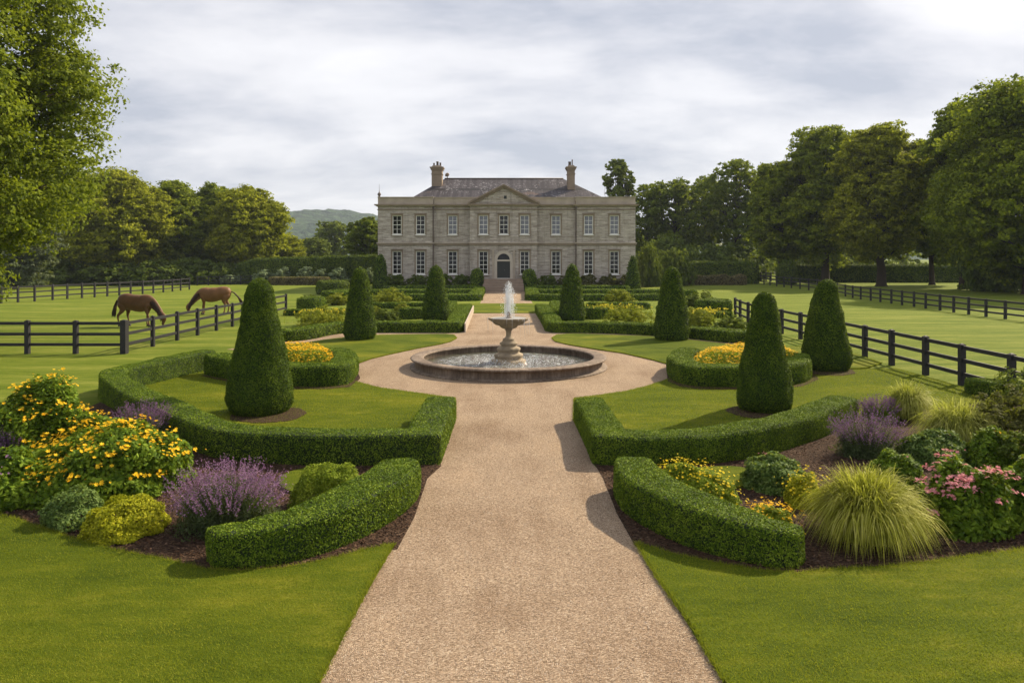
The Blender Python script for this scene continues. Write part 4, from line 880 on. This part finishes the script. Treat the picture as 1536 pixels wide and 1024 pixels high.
# ------------------------------------------------------------------ horses
HORSE = plain('chestnut_coat', (.125, .060, .025), .55, 0, .5, 2.6, .25, .25, True)
HORSE2 = plain('light_chestnut_coat', (.165, .078, .030), .55, 0, .45, 2.6, .25, .25, True)
HAIR = plain('dark_horse_hair', (.035, .018, .011), .7, 0, .5, 14.0, .6, .3, True)
HOOF = plain('hoof_horn', (.03, .022, .018), .5, 0, .3)
def loft(mb, S, yo=0.0, seg=20):
    """S: (x, z, half width, half depth) along a path in the x-z plane"""
    S = np.array(S, float); C = spline(S, .05); P = C[:, :2]; T = np.gradient(P, axis=0); T /= np.linalg.norm(T, axis=1)[:, None] + 1e-9
    an = np.linspace(0, 2 * np.pi, seg, endpoint=False); V = []
    yo = np.interp(np.linspace(0, 1, len(C)), np.linspace(0, 1, len(S)), np.broadcast_to(yo, (len(S),)))
    for i in range(len(C)):
        nx, nz = -T[i, 1], T[i, 0]; V.append(np.stack([P[i, 0] + nx * np.sin(an) * C[i, 3], yo[i] + np.cos(an) * C[i, 2], P[i, 1] + nz * np.sin(an) * C[i, 3]], 1))
    n = len(C); f = [(i * seg + j, i * seg + (j + 1) % seg, (i + 1) * seg + (j + 1) % seg, (i + 1) * seg + j) for i in range(n - 1) for j in range(seg)]
    f += [tuple(range(seg))[::-1], tuple((n - 1) * seg + j for j in range(seg))]
    mb.add(np.concatenate(V), f)
def horse(label, x, y, rz, coat, s=1.0, step=0, tail_out=.2, seed=0):
    t = thing('horse', label, 'horse', (x, y, 0), rz, 'horses grazing in the left field'); t.scale = (s, s, s)
    mb = MB()
    loft(mb, [(-.42, 1.14, .04, .05), (-.37, 1.15, .15, .17), (-.24, 1.18, .25, .31), (0, 1.185, .295, .365), (.25, 1.13, .30, .375), (.5, 1.09, .325, .40), (.75, 1.08, .31, .40), (.95, 1.15, .27, .36), (1.12, 1.17, .21, .30), (1.25, 1.13, .14, .22), (1.32, 1.1, .05, .1)], seg=28)
    loft(mb, [(.92, 1.27, .13, .20), (1.12, 1.20, .135, .25), (1.34, 1.03, .115, .215), (1.54, .82, .095, .165), (1.70, .60, .082, .125), (1.76, .50, .05, .08)])
    loft(mb, [(1.72, .66, .05, .06), (1.77, .58, .082, .10), (1.83, .46, .090, .135), (1.85, .35, .080, .118), (1.835, .24, .062, .085), (1.81, .15, .054, .066), (1.80, .09, .046, .055), (1.80, .06, .02, .03)])
    for sd in (1, -1):
        f = step * sd
        loft(mb, [(-.14, 1.22, .10, .20), (-.13, 1.05, .14, .25), (-.09 + f * .2, .88, .12, .19), (-.08 + f * .4, .75, .085, .125), (-.15 + f * .7, .60, .055, .075), (-.20 + f * .9, .51, .048, .064), (-.19 + f, .41, .038, .046), (-.165 + f, .24, .031, .036), (-.155 + f, .14, .040, .043), (-.12 + f, .05, .044, .052), (-.11 + f, .02, .044, .055)], [.10 * sd, .12 * sd] + [.145 * sd] * 9)
        f = -step * sd * .8
        loft(mb, [(1.02, 1.18, .08, .16), (1.04, 1.02, .11, .19), (1.03, .86, .088, .125), (1.03 + f * .4, .70, .064, .085), (1.04 + f * .7, .53, .046, .053), (1.05 + f * .8, .45, .050, .056), (1.05 + f * .9, .35, .036, .040), (1.05 + f, .21, .030, .034), (1.06 + f, .13, .038, .041), (1.09 + f, .05, .042, .050), (1.10 + f, .02, .042, .052)], [.10 * sd, .12 * sd] + [.135 * sd] * 9)
    body = mb.build('body', coat, t, True)
    md = body.modifiers.new('remesh', 'REMESH'); md.mode = 'VOXEL'; md.voxel_size = .020; md.use_smooth_shade = True
    sm = body.modifiers.new('smooth', 'SMOOTH'); sm.iterations = 5; sm.factor = .5
    bpy.context.view_layer.update(); dg = bpy.context.evaluated_depsgraph_get(); ev = bpy.data.meshes.new_from_object(body.evaluated_get(dg)); ev.name = 'body'
    if len(ev.polygons) > 500:
        body.modifiers.clear(); body.data = ev
        if not ev.materials: ev.materials.append(coat)
        ev.polygons.foreach_set('use_smooth', [True] * len(ev.polygons))
    for sd in (1, -1):
        mb = MB(); mb.tube([(1.75, .055 * sd, .66), (1.72, .075 * sd, .73), (1.70, .085 * sd, .80)], [.030, .034, .004], 8); mb.build('ear', coat, t, True)
        mb = MB(); mb.lathe([(.001, -.018), (.016, -.008), (.018, 0), (.016, .008), (.001, .018)], 10, (1.85, .082 * sd, .45)); mb.build('eye', HAIR, t, True)
    for sd in (1, -1):
        for hx_, off in ((-.11, step * sd), (1.10, -step * sd * .8)):
            yy = .145 * sd if hx_ < 0 else .135 * sd; mb = MB(); mb.lathe([(.0, 0), (.072, 0), (.056, .075), (.0, .08)], 14, (hx_ + off, yy, 0)); mb.build('hoof', HOOF, t, True)
    r = random.Random(seed); mb = MB()
    for k in range(90):
        q = r.uniform(-.05, .05); w_ = r.uniform(-.07, .07); ln = r.uniform(.75, 1)
        mb.tube([(-.36, q * .4, 1.27), (-.45 - tail_out * .25, q, 1.20), (-.50 - tail_out * .75 + w_ * .3, q * 1.4, .92), (-.52 - tail_out * 1.2 + w_, q * 1.6, 1.25 - ln * .85)], [.022, .032, .028, .004], 5)
    mb.build('tail', HAIR, t, True)
    mb = MB(); nk = [(1.02, 1.50), (1.26, 1.38), (1.48, 1.17), (1.66, .92), (1.78, .70), (1.86, .56)]
    for k in range(110):
        f = r.uniform(0, 4.99); i = int(f); u_ = f - i; x0 = nk[i][0] * (1 - u_) + nk[i + 1][0] * u_ - .02; z0 = nk[i][1] * (1 - u_) + nk[i + 1][1] * u_ - .04
        sd = -1 if seed % 2 == 0 else 1; mb.tube([(x0, 0, z0), (x0 + .01, .08 * sd, z0 - .04), (x0 - .02, .14 * sd, z0 - .14 - r.uniform(0, .06)), (x0 - .05, .135 * sd, z0 - .24 - r.uniform(0, .1))], [.016, .018, .014, .003], 4)
    mb.build('mane', HAIR, t, True)
    return t
x, y = G(183, 489); horse('dark chestnut horse grazing on the left, tail end toward the left frame edge', x + .25, y, math.radians(-6), HORSE, 1.1, .16, .12, 2)
x, y = G(333, 471); horse('lighter chestnut horse grazing on the right, just behind the fence and the largest cone', x + .05, y + .1, math.radians(180 + 12), HORSE2, 1.12, .08, .42, 3)

# ------------------------------------------------------------------ fountain
fx, fy = X(763, 24.75), 24.75
ft = thing('fountain', 'round stone fountain with tiered pedestal bowl in a low circular pool', 'fountain', (fx, fy, 0))
g = MB(); g.lathe([(3.14, 0), (3.22, .0), (3.22, .045), (3.10, .06), (3.06, .09), (3.055, .24), (3.08, .27), (3.17, .285), (3.20, .31), (3.20, .335), (3.17, .355), (3.10, .365), (2.86, .365), (2.80, .355), (2.77, .335), (2.77, .30), (2.80, .28), (2.80, .04), (2.80, 0)], 128)
g.build('pool_kerb', POOL, ft, True)
g = MB(); g.lathe([(2.81, .14), (2.5, .141), (2.0, .14), (1.5, .141), (1.0, .14), (.3, .14)], 96); g.build('pool_water', WATER, ft, True)
g = MB(); wv = lambda an, r, z: .03 * np.sin(an * 8) * (r > .3)
g.lathe([(.56, -.0), (.56, .20), (.52, .235), (.46, .25), (.44, .30), (.47, .34), (.47, .40), (.42, .43), (.36, .455), (.345, .50), (.385, .545), (.385, .60), (.345, .635), (.27, .66), (.25, .70), (.30, .745), (.29, .78), (.22, .815), (.185, .87), (.20, .90), (.15, .93), (.105, .965), (.088, 1.03), (.085, 1.13), (.105, 1.19), (.15, 1.21), (.11, 1.24)], 64, wave=wv)
g.build('pedestal', FOUNT, ft, True)
g = MB(); sc = lambda an, r, z: (.05 * np.abs(np.sin(an * 9)) - .02) * min(1, r / .5) + .012 * np.sin(an * 31 + z * 40)
g.lathe([(.10, 1.24), (.20, 1.25), (.27, 1.29), (.30, 1.34), (.42, 1.37), (.48, 1.42), (.53, 1.47), (.59, 1.51), (.645, 1.555), (.66, 1.58), (.65, 1.60), (.62, 1.60), (.58, 1.57), (.4, 1.53), (.05, 1.5)], 108, wave=sc)
g.build('bowl', FOUNT, ft, True)
g = MB(); g.lathe([(.60, 1.585), (.4, 1.59), (.2, 1.588), (.001, 1.59)], 64); g.build('bowl_water', JET, ft, True)
g = MB(); g.lathe([(.10, 1.56), (.09, 1.62), (.05, 1.66), (.07, 1.70), (.075, 1.73), (.04, 1.78), (.001, 1.80)], 20); g.build('spout', TRIMD, ft, True)
g = MB(); r = np.random.default_rng(9)
for k in range(22):
    a = r.uniform(0, 6.28); R1 = r.uniform(.06, .22) ; top = 2.74 - 4.5 * R1 ** 2.0 + r.uniform(-.10, .03) - (.25 if r.random() < .25 else 0); end = r.uniform(1.60, 1.72)
    pts = [(R1 * k_ * math.cos(a + d_), R1 * k_ * math.sin(a + d_), z_) for k_, d_, z_ in ((.25, 0, 1.78), (.45, .1, 2.3), (.55, .2, top - .04), (.72, .2, top), (.88, .25, top - .1), (1.0, .3, 2.2), (1.12, .4, end))]; pts = pts[(0 if k % 3 == 0 else 2):]
    P = spline(pts, .12); P = P + r.normal(size=P.shape) * [.006, .006, .004]; rad = r.uniform(.002, .006) * (1 + .6 * r.normal(size=len(P)).clip(-1, 1)); g.tube(P, np.abs(rad) + .0015, 5)
for k in range(1500):
    a = r.uniform(0, 6.28); R1 = min(.27, abs(r.normal() * .13)); z = r.uniform(1.6, 2.80 - 5.5 * R1 ** 2); s = r.uniform(.003, .010); c0 = np.array([R1 * math.cos(a), R1 * math.sin(a), z])
    g.add(c0 + s * np.array([(1, 0, 0), (-1, 0, 0), (0, 1, 0), (0, -1, 0), (0, 0, 1.6), (0, 0, -1.6)]), [(0, 2, 4), (2, 1, 4), (1, 3, 4), (3, 0, 4), (2, 0, 5), (1, 2, 5), (3, 1, 5), (0, 3, 5)])
g.build('water_jet', JET, ft, True)
g = MB()
for k in range(46):   # water running over the bowl lip, falling and splashing round the pedestal
    a = r.uniform(0, 6.28); R1 = .66; e_ = r.uniform(.9, 1.5); pts = [(R1 * math.cos(a), R1 * math.sin(a), 1.6), ((R1 + .03) * math.cos(a), (R1 + .03) * math.sin(a), 1.57), ((R1 + .02) * math.cos(a), (R1 + .02) * math.sin(a), e_)]
    if k % 2: g.tube(pts, [.005, .004, .0012], 4)
for k in range(900):
    a = r.uniform(0, 6.28); R1 = abs(r.normal() * .38) + .42; R1 = min(R1, 2.5); z = .145 + abs(r.normal() * .09) * (1.1 - R1 / 2.6); s = r.uniform(.005, .014); c0 = np.array([R1 * math.cos(a), R1 * math.sin(a), z])
    g.add(c0 + s * np.array([(1, 0, 0), (-1, 0, 0), (0, 1, 0), (0, -1, 0), (0, 0, 1), (0, 0, -1)]), [(0, 2, 4), (2, 1, 4), (1, 3, 4), (3, 0, 4), (2, 0, 5), (1, 2, 5), (3, 1, 5), (0, 3, 5)])
g.build('splash', JET, ft, True)

# ------------------------------------------------------------------ manor house
YF = 82.0; K = F / YF
hx = lambda px: X(px, YF); hz = lambda py: Z(py, YF)
ho = thing('manor_house', 'two storey grey stone manor house with pediment, slate roof and two chimneys', 'house', (hx(757), YF, 0)); OX = hx(757)
wx = lambda px: hx(px) - OX
XL, XR = wx(567.4), wx(952.6); BL, BR = wx(650), wx(863.2); CL, CR = wx(705.5), wx(805.6)
yW, yM, yC = -.25, 0.0, -.75       # wings, linking parts, centre bay (towards the camera is negative)
wins_g = [596, 631.2, 679, 725.5, 786.8, 834, 882.5, 921]; wins_u = [596, 631.2, 679, 725.5, 755.8, 786.8, 834, 882.5, 921]
zg0, zg1, zu0, zu1 = 1.68, 4.20, 5.98, 8.08; WW = .50
def plane_y(px): return yC if CL < wx(px) < CR else (yM if BL < wx(px) < BR else yW)
def wall(x0, x1, yp, ops, back=16.0):
    mb = MB(); xs_ = sorted({x0, x1, *[v for o in ops for v in (o[0], o[1])]}); zs_ = sorted({0.0, 9.04, *[v for o in ops for v in (o[2], o[3])]})
    for a, b in zip(xs_, xs_[1:]):
        for c, d in zip(zs_, zs_[1:]):
            if any(o[0] <= a + 1e-6 and o[1] >= b - 1e-6 and o[2] <= c + 1e-6 and o[3] >= d - 1e-6 for o in ops): continue
            mb.add([(a, yp, c), (b, yp, c), (b, yp, d), (a, yp, d)], [(0, 1, 2, 3)])
    for a, b, c, d in ops:
        D = .24
        mb.add([(a, yp, c), (a, yp + D, c), (a, yp + D, d), (a, yp, d)], [(0, 3, 2, 1)]); mb.add([(b, yp, c), (b, yp + D, c), (b, yp + D, d), (b, yp, d)], [(0, 1, 2, 3)])
        mb.add([(a, yp, c), (b, yp, c), (b, yp + D, c), (a, yp + D, c)], [(0, 1, 2, 3)]); mb.add([(a, yp, d), (b, yp, d), (b, yp + D, d), (a, yp + D, d)], [(3, 2, 1, 0)])
        mb.add([(a, yp + D, c), (b, yp + D, c), (b, yp + D, d), (a, yp + D, d)], [(0, 1, 2, 3)])
    for xx in (x0, x1): mb.add([(xx, yp, 0), (xx, back, 0), (xx, back, 9.04), (xx, yp, 9.04)], [(0, 1, 2, 3)])
    mb.add([(x0, back, 0), (x1, back, 0), (x1, back, 9.04), (x0, back, 9.04)], [(0, 1, 2, 3)])
    mb.add([(x0, yp, 9.04), (x1, yp, 9.04), (x1, back, 9.04), (x0, back, 9.04)], [(0, 1, 2, 3)])
    return mb
ops = [(wx(p) - WW, wx(p) + WW, zg0, zg1) for p in wins_g] + [(wx(p) - WW, wx(p) + WW, zu0, zu1) for p in wins_u]
dc = wx(755.5); DO = (dc - .74, dc + .74, 1.23, 4.05); ops.append(DO)
for a, b, yp, bk in ((XL, BL, yW, 16), (BL + .003, CL, yM, 15.9), (CL, CR, yC, 8), (CR, BR - .003, yM, 15.9), (BR, XR, yW, 16)):
    wall(a, b, yp, [o for o in ops if a < (o[0] + o[1]) / 2 < b], bk).build('wall', STONE, ho)
# windows
r = random.Random(4)
for up, lst in ((0, wins_g), (1, wins_u)):
    for p in lst:
        xc, yp = wx(p), plane_y(p); z0, z1 = (zu0, zu1) if up else (zg0, zg1); rows = 4 if up else 5
        fr = MB(); a, b = xc - WW + .002, xc + WW - .002; yf = yp + .10; t_ = .085
        fr.bx(a, a + t_, yf, yf + .08, z0 + .002, z1 - .002); fr.bx(b - t_, b, yf, yf + .08, z0 + .002, z1 - .002); fr.bx(a + t_, b - t_, yf + .002, yf + .08, z1 - t_, z1 - .002); fr.bx(a + t_, b - t_, yf + .002, yf + .08, z0 + .002, z0 + .13)
        fr.bx(xc - .020, xc + .020, yf + .02, yf + .07, z0 + .13, z1 - t_)
        for k in range(1, rows):
            zz = z0 + .13 + (z1 - t_ - z0 - .13) * k / rows; hh = .032 if k == rows // 2 else .018
            for u0, u1 in ((a + t_, xc - .020), (xc + .020, b - t_)): fr.bx(u0, u1, yf + .022, yf + .068, zz - hh, zz + hh)
        w = fr.build('window', WHITE, ho)
        gm = MB(); gm.bx(a + .02, b - .02, yf + .05, yf + .06, z0 + .03, z1 - .03); gm.build('pane', GLASSL if (up and p > 670 and p != 755.8) else GLASSD, w)
        sl = MB(); sl.bx(xc - WW - .06, xc + WW + .06, yp - .09, yp + .098, z0 - .09, z0 - .001); sl.build('sill', WHITE if not up or True else TRIM, w)
        ar = MB(); s_ = .15
        ar.bx(xc - WW - s_, xc - WW - .001, yp - .035, yp + .05, z0, z1 + s_); ar.bx(xc + WW + .001, xc + WW + s_, yp - .035, yp + .05, z0, z1 + s_); ar.bx(xc - WW - .001, xc + WW + .001, yp - .033, yp + .05, z1 + .001, z1 + s_)
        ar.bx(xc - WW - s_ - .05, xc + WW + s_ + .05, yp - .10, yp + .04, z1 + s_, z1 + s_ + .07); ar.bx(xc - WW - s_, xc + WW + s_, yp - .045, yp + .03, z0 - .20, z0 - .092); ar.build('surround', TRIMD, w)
# door with arched fanlight and moulded surround
yd = yC + .16; dr = MB(); dr.bx(dc - .70, dc + .70, yd, yd + .06, 1.25, 3.10)
for a, b in ((dc - .60, dc - .06), (dc + .06, dc + .60)):
    for c, d in ((1.40, 2.10), (2.22, 2.96)): dr.bx(a, b, yd - .02, yd + .002, c, d)
door = dr.build('door', DOORM, ho); hb = MB(); hb.lathe([(.001, -.03), (.03, -.02), (.035, 0), (.03, .02), (.001, .03)], 12, (dc + .1, yd - .05, 2.15)); hb.build('handle', METAL, door, True)
def arc(r, n=18, z=3.28): return [(dc + r * math.cos(t), z + r * .98 * math.sin(t)) for t in np.linspace(0, math.pi, n)]
g = MB(); A = arc(.66); v = [(x, yd + .02, z) for x, z in A]; g.add(v + [(x, yd + .05, z) for x, z in A], [tuple(range(len(v)))]); g.build('fanlight', GLASSD, ho)
g = MB()
o1, i1 = arc(.99), arc(.665)
for k in range(len(o1) - 1):
    q = [(o1[k][0], o1[k][1]), (o1[k + 1][0], o1[k + 1][1]), (i1[k + 1][0], i1[k + 1][1]), (i1[k][0], i1[k][1])]
    g.add([(x, yC - .05, z) for x, z in q] + [(x, yC + .24, z) for x, z in q], [(3, 2, 1, 0), (0, 1, 5, 4), (2, 3, 7, 6)])
g.bx(dc - .99, dc - .70, yC - .05, yC + .23, 1.23, 3.28); g.bx(dc + .70, dc + .99, yC - .05, yC + .23, 1.23, 3.28); g.bx(dc - .70, dc + .70, yC - .02, yC + .23, 3.10, 3.28)
g.bx(dc - .70, dc + .70, yC + .0, yC + .15, 1.23, 1.252)
g.build('door_surround', DTRIM, ho)
g = MB(); g.bx(dc - 1.22, dc - 1.02, yC - .10, yC, 1.23, 4.36); g.bx(dc + 1.02, dc + 1.22, yC - .10, yC, 1.23, 4.36)
g.build('pilaster', TRIM, ho)
g = MB(); g.bx(dc - .70, dc + .70, yd - .04, yd + .0, 1.232, 1.29); g.build('threshold', WHITE, door)
# mouldings: string course, frieze line, cornice, parapet
def band(name, z0, z1, out, mat, top=False):
    mb = MB()
    for a, b, yp in ((XL, BL, yW), (BL, CL, yM), (CR, BR, yM), (BR, XR, yW), (CL, CR, yC)):
        e0 = out if a in (XL, CL) or (a == BR) else (0 if a != CL else out); e1 = out if b in (XR, CR) or b == BL else 0
        mb.bx(a - e0, b + e1, yp - out, yp + .20, z0, z1)
    for xx, s in ((XL, -1), (XR, 1)): mb.bx(min(xx, xx + s * out), max(xx, xx + s * out), yW + .201, 15.9, z0, z1)
    return mb.build(name, mat, ho)
band('plinth', -.02, .75, .07, STONE)
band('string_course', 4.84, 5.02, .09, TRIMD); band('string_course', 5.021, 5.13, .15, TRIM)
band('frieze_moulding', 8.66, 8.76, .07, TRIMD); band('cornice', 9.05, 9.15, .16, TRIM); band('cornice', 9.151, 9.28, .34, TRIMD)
def par_(a, b, yp, z1=10.0):
    mb = MB(); mb.bx(a, b, yp + .02, yp + .35, 9.281, z1); mb.bx(a - .04, b + .04, yp - .06, yp + .43, z1, z1 + .09); mb.build('parapet', TRIM, ho)
par_(XL, BL, yW); par_(BL + .045, BR - .045, yM, 9.985); par_(BR, XR, yW)
for xx in (XL + .17, XR - .17):
    mb = MB(); mb.bx(xx - .17, xx + .17, yW + .44, 15.6, 9.28, 10.0); mb.build('parapet', TRIM, ho)
# pediment
pl_, pr_, pz, pa = wx(703.5), wx(808), 9.281, 11.22; pc = (pl_ + pr_) / 2
g = MB(); g.add([(pl_ + .5, yC - .02, pz), (pr_ - .5, yC - .02, pz), (pc, yC - .02, pa - .22), (pl_ + .5, yC + 5, pz), (pr_ - .5, yC + 5, pz), (pc, yC + 5, pa - .22)], [(0, 1, 2), (3, 5, 4), (0, 2, 5, 3), (1, 4, 5, 2)])
g.build('pediment', STONE, ho)
g = MB()
for s, xe in ((-1, pl_), (1, pr_)):
    for (o_, w1, yo, y1) in ((0, .17, .36, 5.5), (.17, .17, .20, .05)):
        P = [(xe, pz - o_ + .0), (pc, pa - o_), (pc, pa + w1 * 1.1 - o_), (xe + s * .12, pz + w1 * .9 - o_ * .4)]
        if o_: P = [(xe - s * .50, pz), (pc, pa - .20), (pc, pa + .0), (xe - s * .02, pz)]
        g.add([(x, yC - yo, z) for x, z in P] + [(x, yC + y1, z) for x, z in P], [(0, 1, 2, 3), (7, 6, 5, 4), (0, 4, 5, 1), (1, 5, 6, 2), (2, 6, 7, 3), (3, 7, 4, 0)])
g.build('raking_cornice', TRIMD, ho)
g = MB(); g.bx(pc + .02, pc + .32, yC - .045, yC - .018, 9.83, 10.17); g.build('pediment_vent', DOORM, ho)
g = MB(); g.bx(pc - .30, pc - .26, yC - .045, yC - .018, 9.83, 10.17); g.bx(pc - .16, pc - .10, yC - .045, yC - .018, 9.83, 10.17); g.build('pediment_mark', TRIM, ho)
# roof
yr0, yr1, yr2 = .9, 7.2, 14.2; zr = Z(268.3, YF + yr1)
ex0, ex1 = X(610, YF + yr0) - OX, X(915, YF + yr0) - OX; rx0, rx1 = X(667, YF + yr1) - OX, X(845, YF + yr1) - OX
g = MB(); ze = 9.75
g.add([(ex0, yr0, ze), (ex1, yr0, ze), (ex1, yr2, ze), (ex0, yr2, ze), (rx0, yr1, zr), (rx1, yr1, zr)], [(0, 1, 5, 4), (1, 2, 5), (2, 3, 4, 5), (3, 0, 4)])
rf = g.build('roof', SLATE, ho)
g = MB(); g.tube([(rx0, yr1, zr + .02), (rx1, yr1, zr + .02)], .09, 8); g.build('ridge_tile', LEAD, rf, True)
g = MB()   # low wing roofs just behind the parapet
g.add([(XL + .5, .3, 9.6), (ex0 + 1.5, .3, 9.6), (ex0 + 1.5, 7.5, 10.4), (XL + .5, 7.5, 9.9)], [(0, 1, 2, 3)]); g.add([(ex1 - 1.5, .3, 9.6), (XR - .5, .3, 9.6), (XR - .5, 7.5, 9.9), (ex1 - 1.5, 7.5, 10.4)], [(0, 1, 2, 3)]); g.build('wing_roof', SLATE, ho)
# chimneys
def chimney(px0, px1, yb, zt, pots):
    a, b = X(px0, YF + yb) - OX, X(px1, YF + yb) - OX; c = (a + b) / 2; w = b - a; m = MB(); d = 1.3
    m.bx(a, b, yb - d / 2, yb + d / 2, 9.8, zt - .55); m.bx(a - .06, b + .06, yb - d / 2 - .06, yb + d / 2 + .06, zt - 1.0, zt - .9); m.bx(a - .05, b + .05, yb - d / 2 - .05, yb + d / 2 + .05, zt - .549, zt - .42)
    m.bx(a - .13, b + .13, yb - d / 2 - .13, yb + d / 2 + .13, zt - .419, zt - .26); m.bx(a - .2, b + .2, yb - d / 2 - .2, yb + d / 2 + .2, zt - .259, zt - .14); m.box((c, yb, zt - .04), (w + .05, d, .2), taper=.75)
    ch = m.build('chimney', TRIMD, ho)
    for q, hh, rr in pots: p = MB(); p.lathe([(rr, zt), (rr * .85, zt + hh * .1), (rr * .75, zt + hh * .75), (rr * .95, zt + hh * .85), (rr * .9, zt + hh), (rr * .6, zt + hh)], 14, (c + q * w, yb, 0)); p.build('chimney_pot', LEAD, ch, True)
chimney(648.3, 663.6, 5.6, 14.1, ((-.32, .38, .12), (.02, .55, .17), (.30, .42, .13)))
chimney(850.8, 861.6, 4.6, 14.0, ((-.15, .5, .2), (.2, .75, .08)))
g = MB(); c0 = X(671, YF + 7.2) - OX; g.lathe([(.06, zr), (.05, zr + .25), (.18, zr + .35), (.24, zr + .5), (.18, zr + .66), (.02, zr + .72)], 12, (c0, 7.2, 0)); g.box((c0 - .18, 7.2, zr + .42), (.16, .1, .3)); g.build('roof_ornament', TRIMD, rf)
g = MB(); g.lathe([(.12, 10.09), (.1, 10.2), (.2, 10.35), (.16, 10.5), (.05, 10.6), (.02, 10.9), (.012, 11.5)], 12, (XL + .1, yW + .3, 0)); g.build('finial', LEAD, ho, True)
for px in (650.3, 863.6):   # rain pipes
    g = MB(); xx = wx(px); yy = -.32; g.tube([(xx, yy - .02, .1), (xx, yy - .02, 9.0)], .06, 8); g.bx(xx - .12, xx + .12, yy - .10, yy + .06, 8.80, 9.04); g.build('drainpipe', LEAD, ho)
# steps
g = MB(); n = 5; y0, y1 = -5.0, yC - .9
for k in range(n):
    ya = y0 + (y1 - y0) * k / n; w = 2.06 if k > 2 else 2.14; w = w - .0 * k
    g.bx(dc - w, dc + w, ya + k * .0, yC - .001, 1.23 * k / n - .001 * 0 + (.0 if k else -.02), 1.23 * (k + 1) / n - .002)
st = g.build('front_steps', STEPM, ho)
g = MB()
for s in (-1, 1): g.bx(dc + s * 2.34 - .19, dc + s * 2.34 + .19, y0 - .0, yC - .002, -.02, .62); g.bx(dc + s * 2.34 - .23, dc + s * 2.34 + .23, y0 - .04, yC - .002, .622, .70)
# stone edging beside the back hedge
g = MB(); a, b = G(696, 499), G(709, 468)
g.prism([(a[0] + .02, a[1]), (a[0] + .08, a[1]), (b[0] + .08, b[1]), (b[0] + .02, b[1])], 0, .43)
tag(g.build('stone_edging', TRIM), 'thin pale stone edging strip beside the hedge arm left of the far path', 'stone edging')

# ------------------------------------------------------------------ hills and haze
xs_ = np.arange(-1500, 1501, 9.0); ysv = np.arange(620, 2300, 12.0); XX, YY = np.meshgrid(xs_, ysv, indexing='ij')
ridge = 66 + 16 * np.sin(XX / 210 + 2.6) + 7 * np.sin(XX / 83 + 1) - 22 * np.clip((XX + 330) / 300, 0, 1.2)
t_ = np.clip((YY - 760) / 640, 0, 1); ZZ = ridge * (t_ * t_ * (3 - 2 * t_)) + 7 * np.sin(XX / 130 + YY / 90) * t_ + 5 * np.sin(YY / 70 - XX / 60) * t_
ZZ -= 6 * (1 - t_) - 3
P = np.stack([XX, YY, ZZ], 2).reshape(-1, 3); rough = wob(P * [1, 1, 0], sines(3, 26, .018, .07)); P[:, 2] += rough * 4.2 * (t_.reshape(-1) ** .5)
n1_, m1_ = XX.shape; i, j = np.meshgrid(np.arange(n1_ - 1), np.arange(m1_ - 1), indexing='ij'); a = (i * m1_ + j).ravel(); g = MB(); g.add(P, [np.stack([a, a + m1_, a + m1_ + 1, a + 1], 1)])
def hillmat():
    m, t = newmat('wooded_hill'); q = N_(t); p = q.pos()
    f = q.noise(p, .012, 3); c = q.ramp(q.noise(p, .06, 5, .7), [(.40, (.010, .024, .014)), (.60, (.060, .098, .045))])  # wood colours shifted blue-green, part of the distance haze painted in
    zz = q.n('ShaderNodeSeparateXYZ', {0: p}).outputs[2]; fields = q.math('MULTIPLY', q.math('LESS_THAN', q.math('ABSOLUTE', q.math('SUBTRACT', zz, 27.0)), 2.6), q.math('GREATER_THAN', q.noise(p, .008, 2), .45))
    c = q.mix(fields, c, q.ramp(f, [(.4, (.15, .21, .05)), (.6, (.30, .29, .09))]))
    q.out(q.pr(Base_Color=c, Roughness=.95, Specular_IOR_Level=.05, Normal=q.bump(q.noise(p, .05, 5, .7), 1.0, 14.0))); return m
tag(g.build('hills', hillmat(), None, True), kind='structure')

m, t = newmat('haze_air'); q = N_(t)
vol = q.n('ShaderNodeVolumePrincipled', {'Color': (.74, .84, 1.0, 1), 'Density': .00018, 'Anisotropy': .0})
q.n('ShaderNodeOutputMaterial', {'Volume': vol.outputs[0]})
g = MB(); g.bx(-2700, 2700, -80, 2700, -12, 112); hz_ = g.build('haze', m); tag(hz_, kind='stuff')
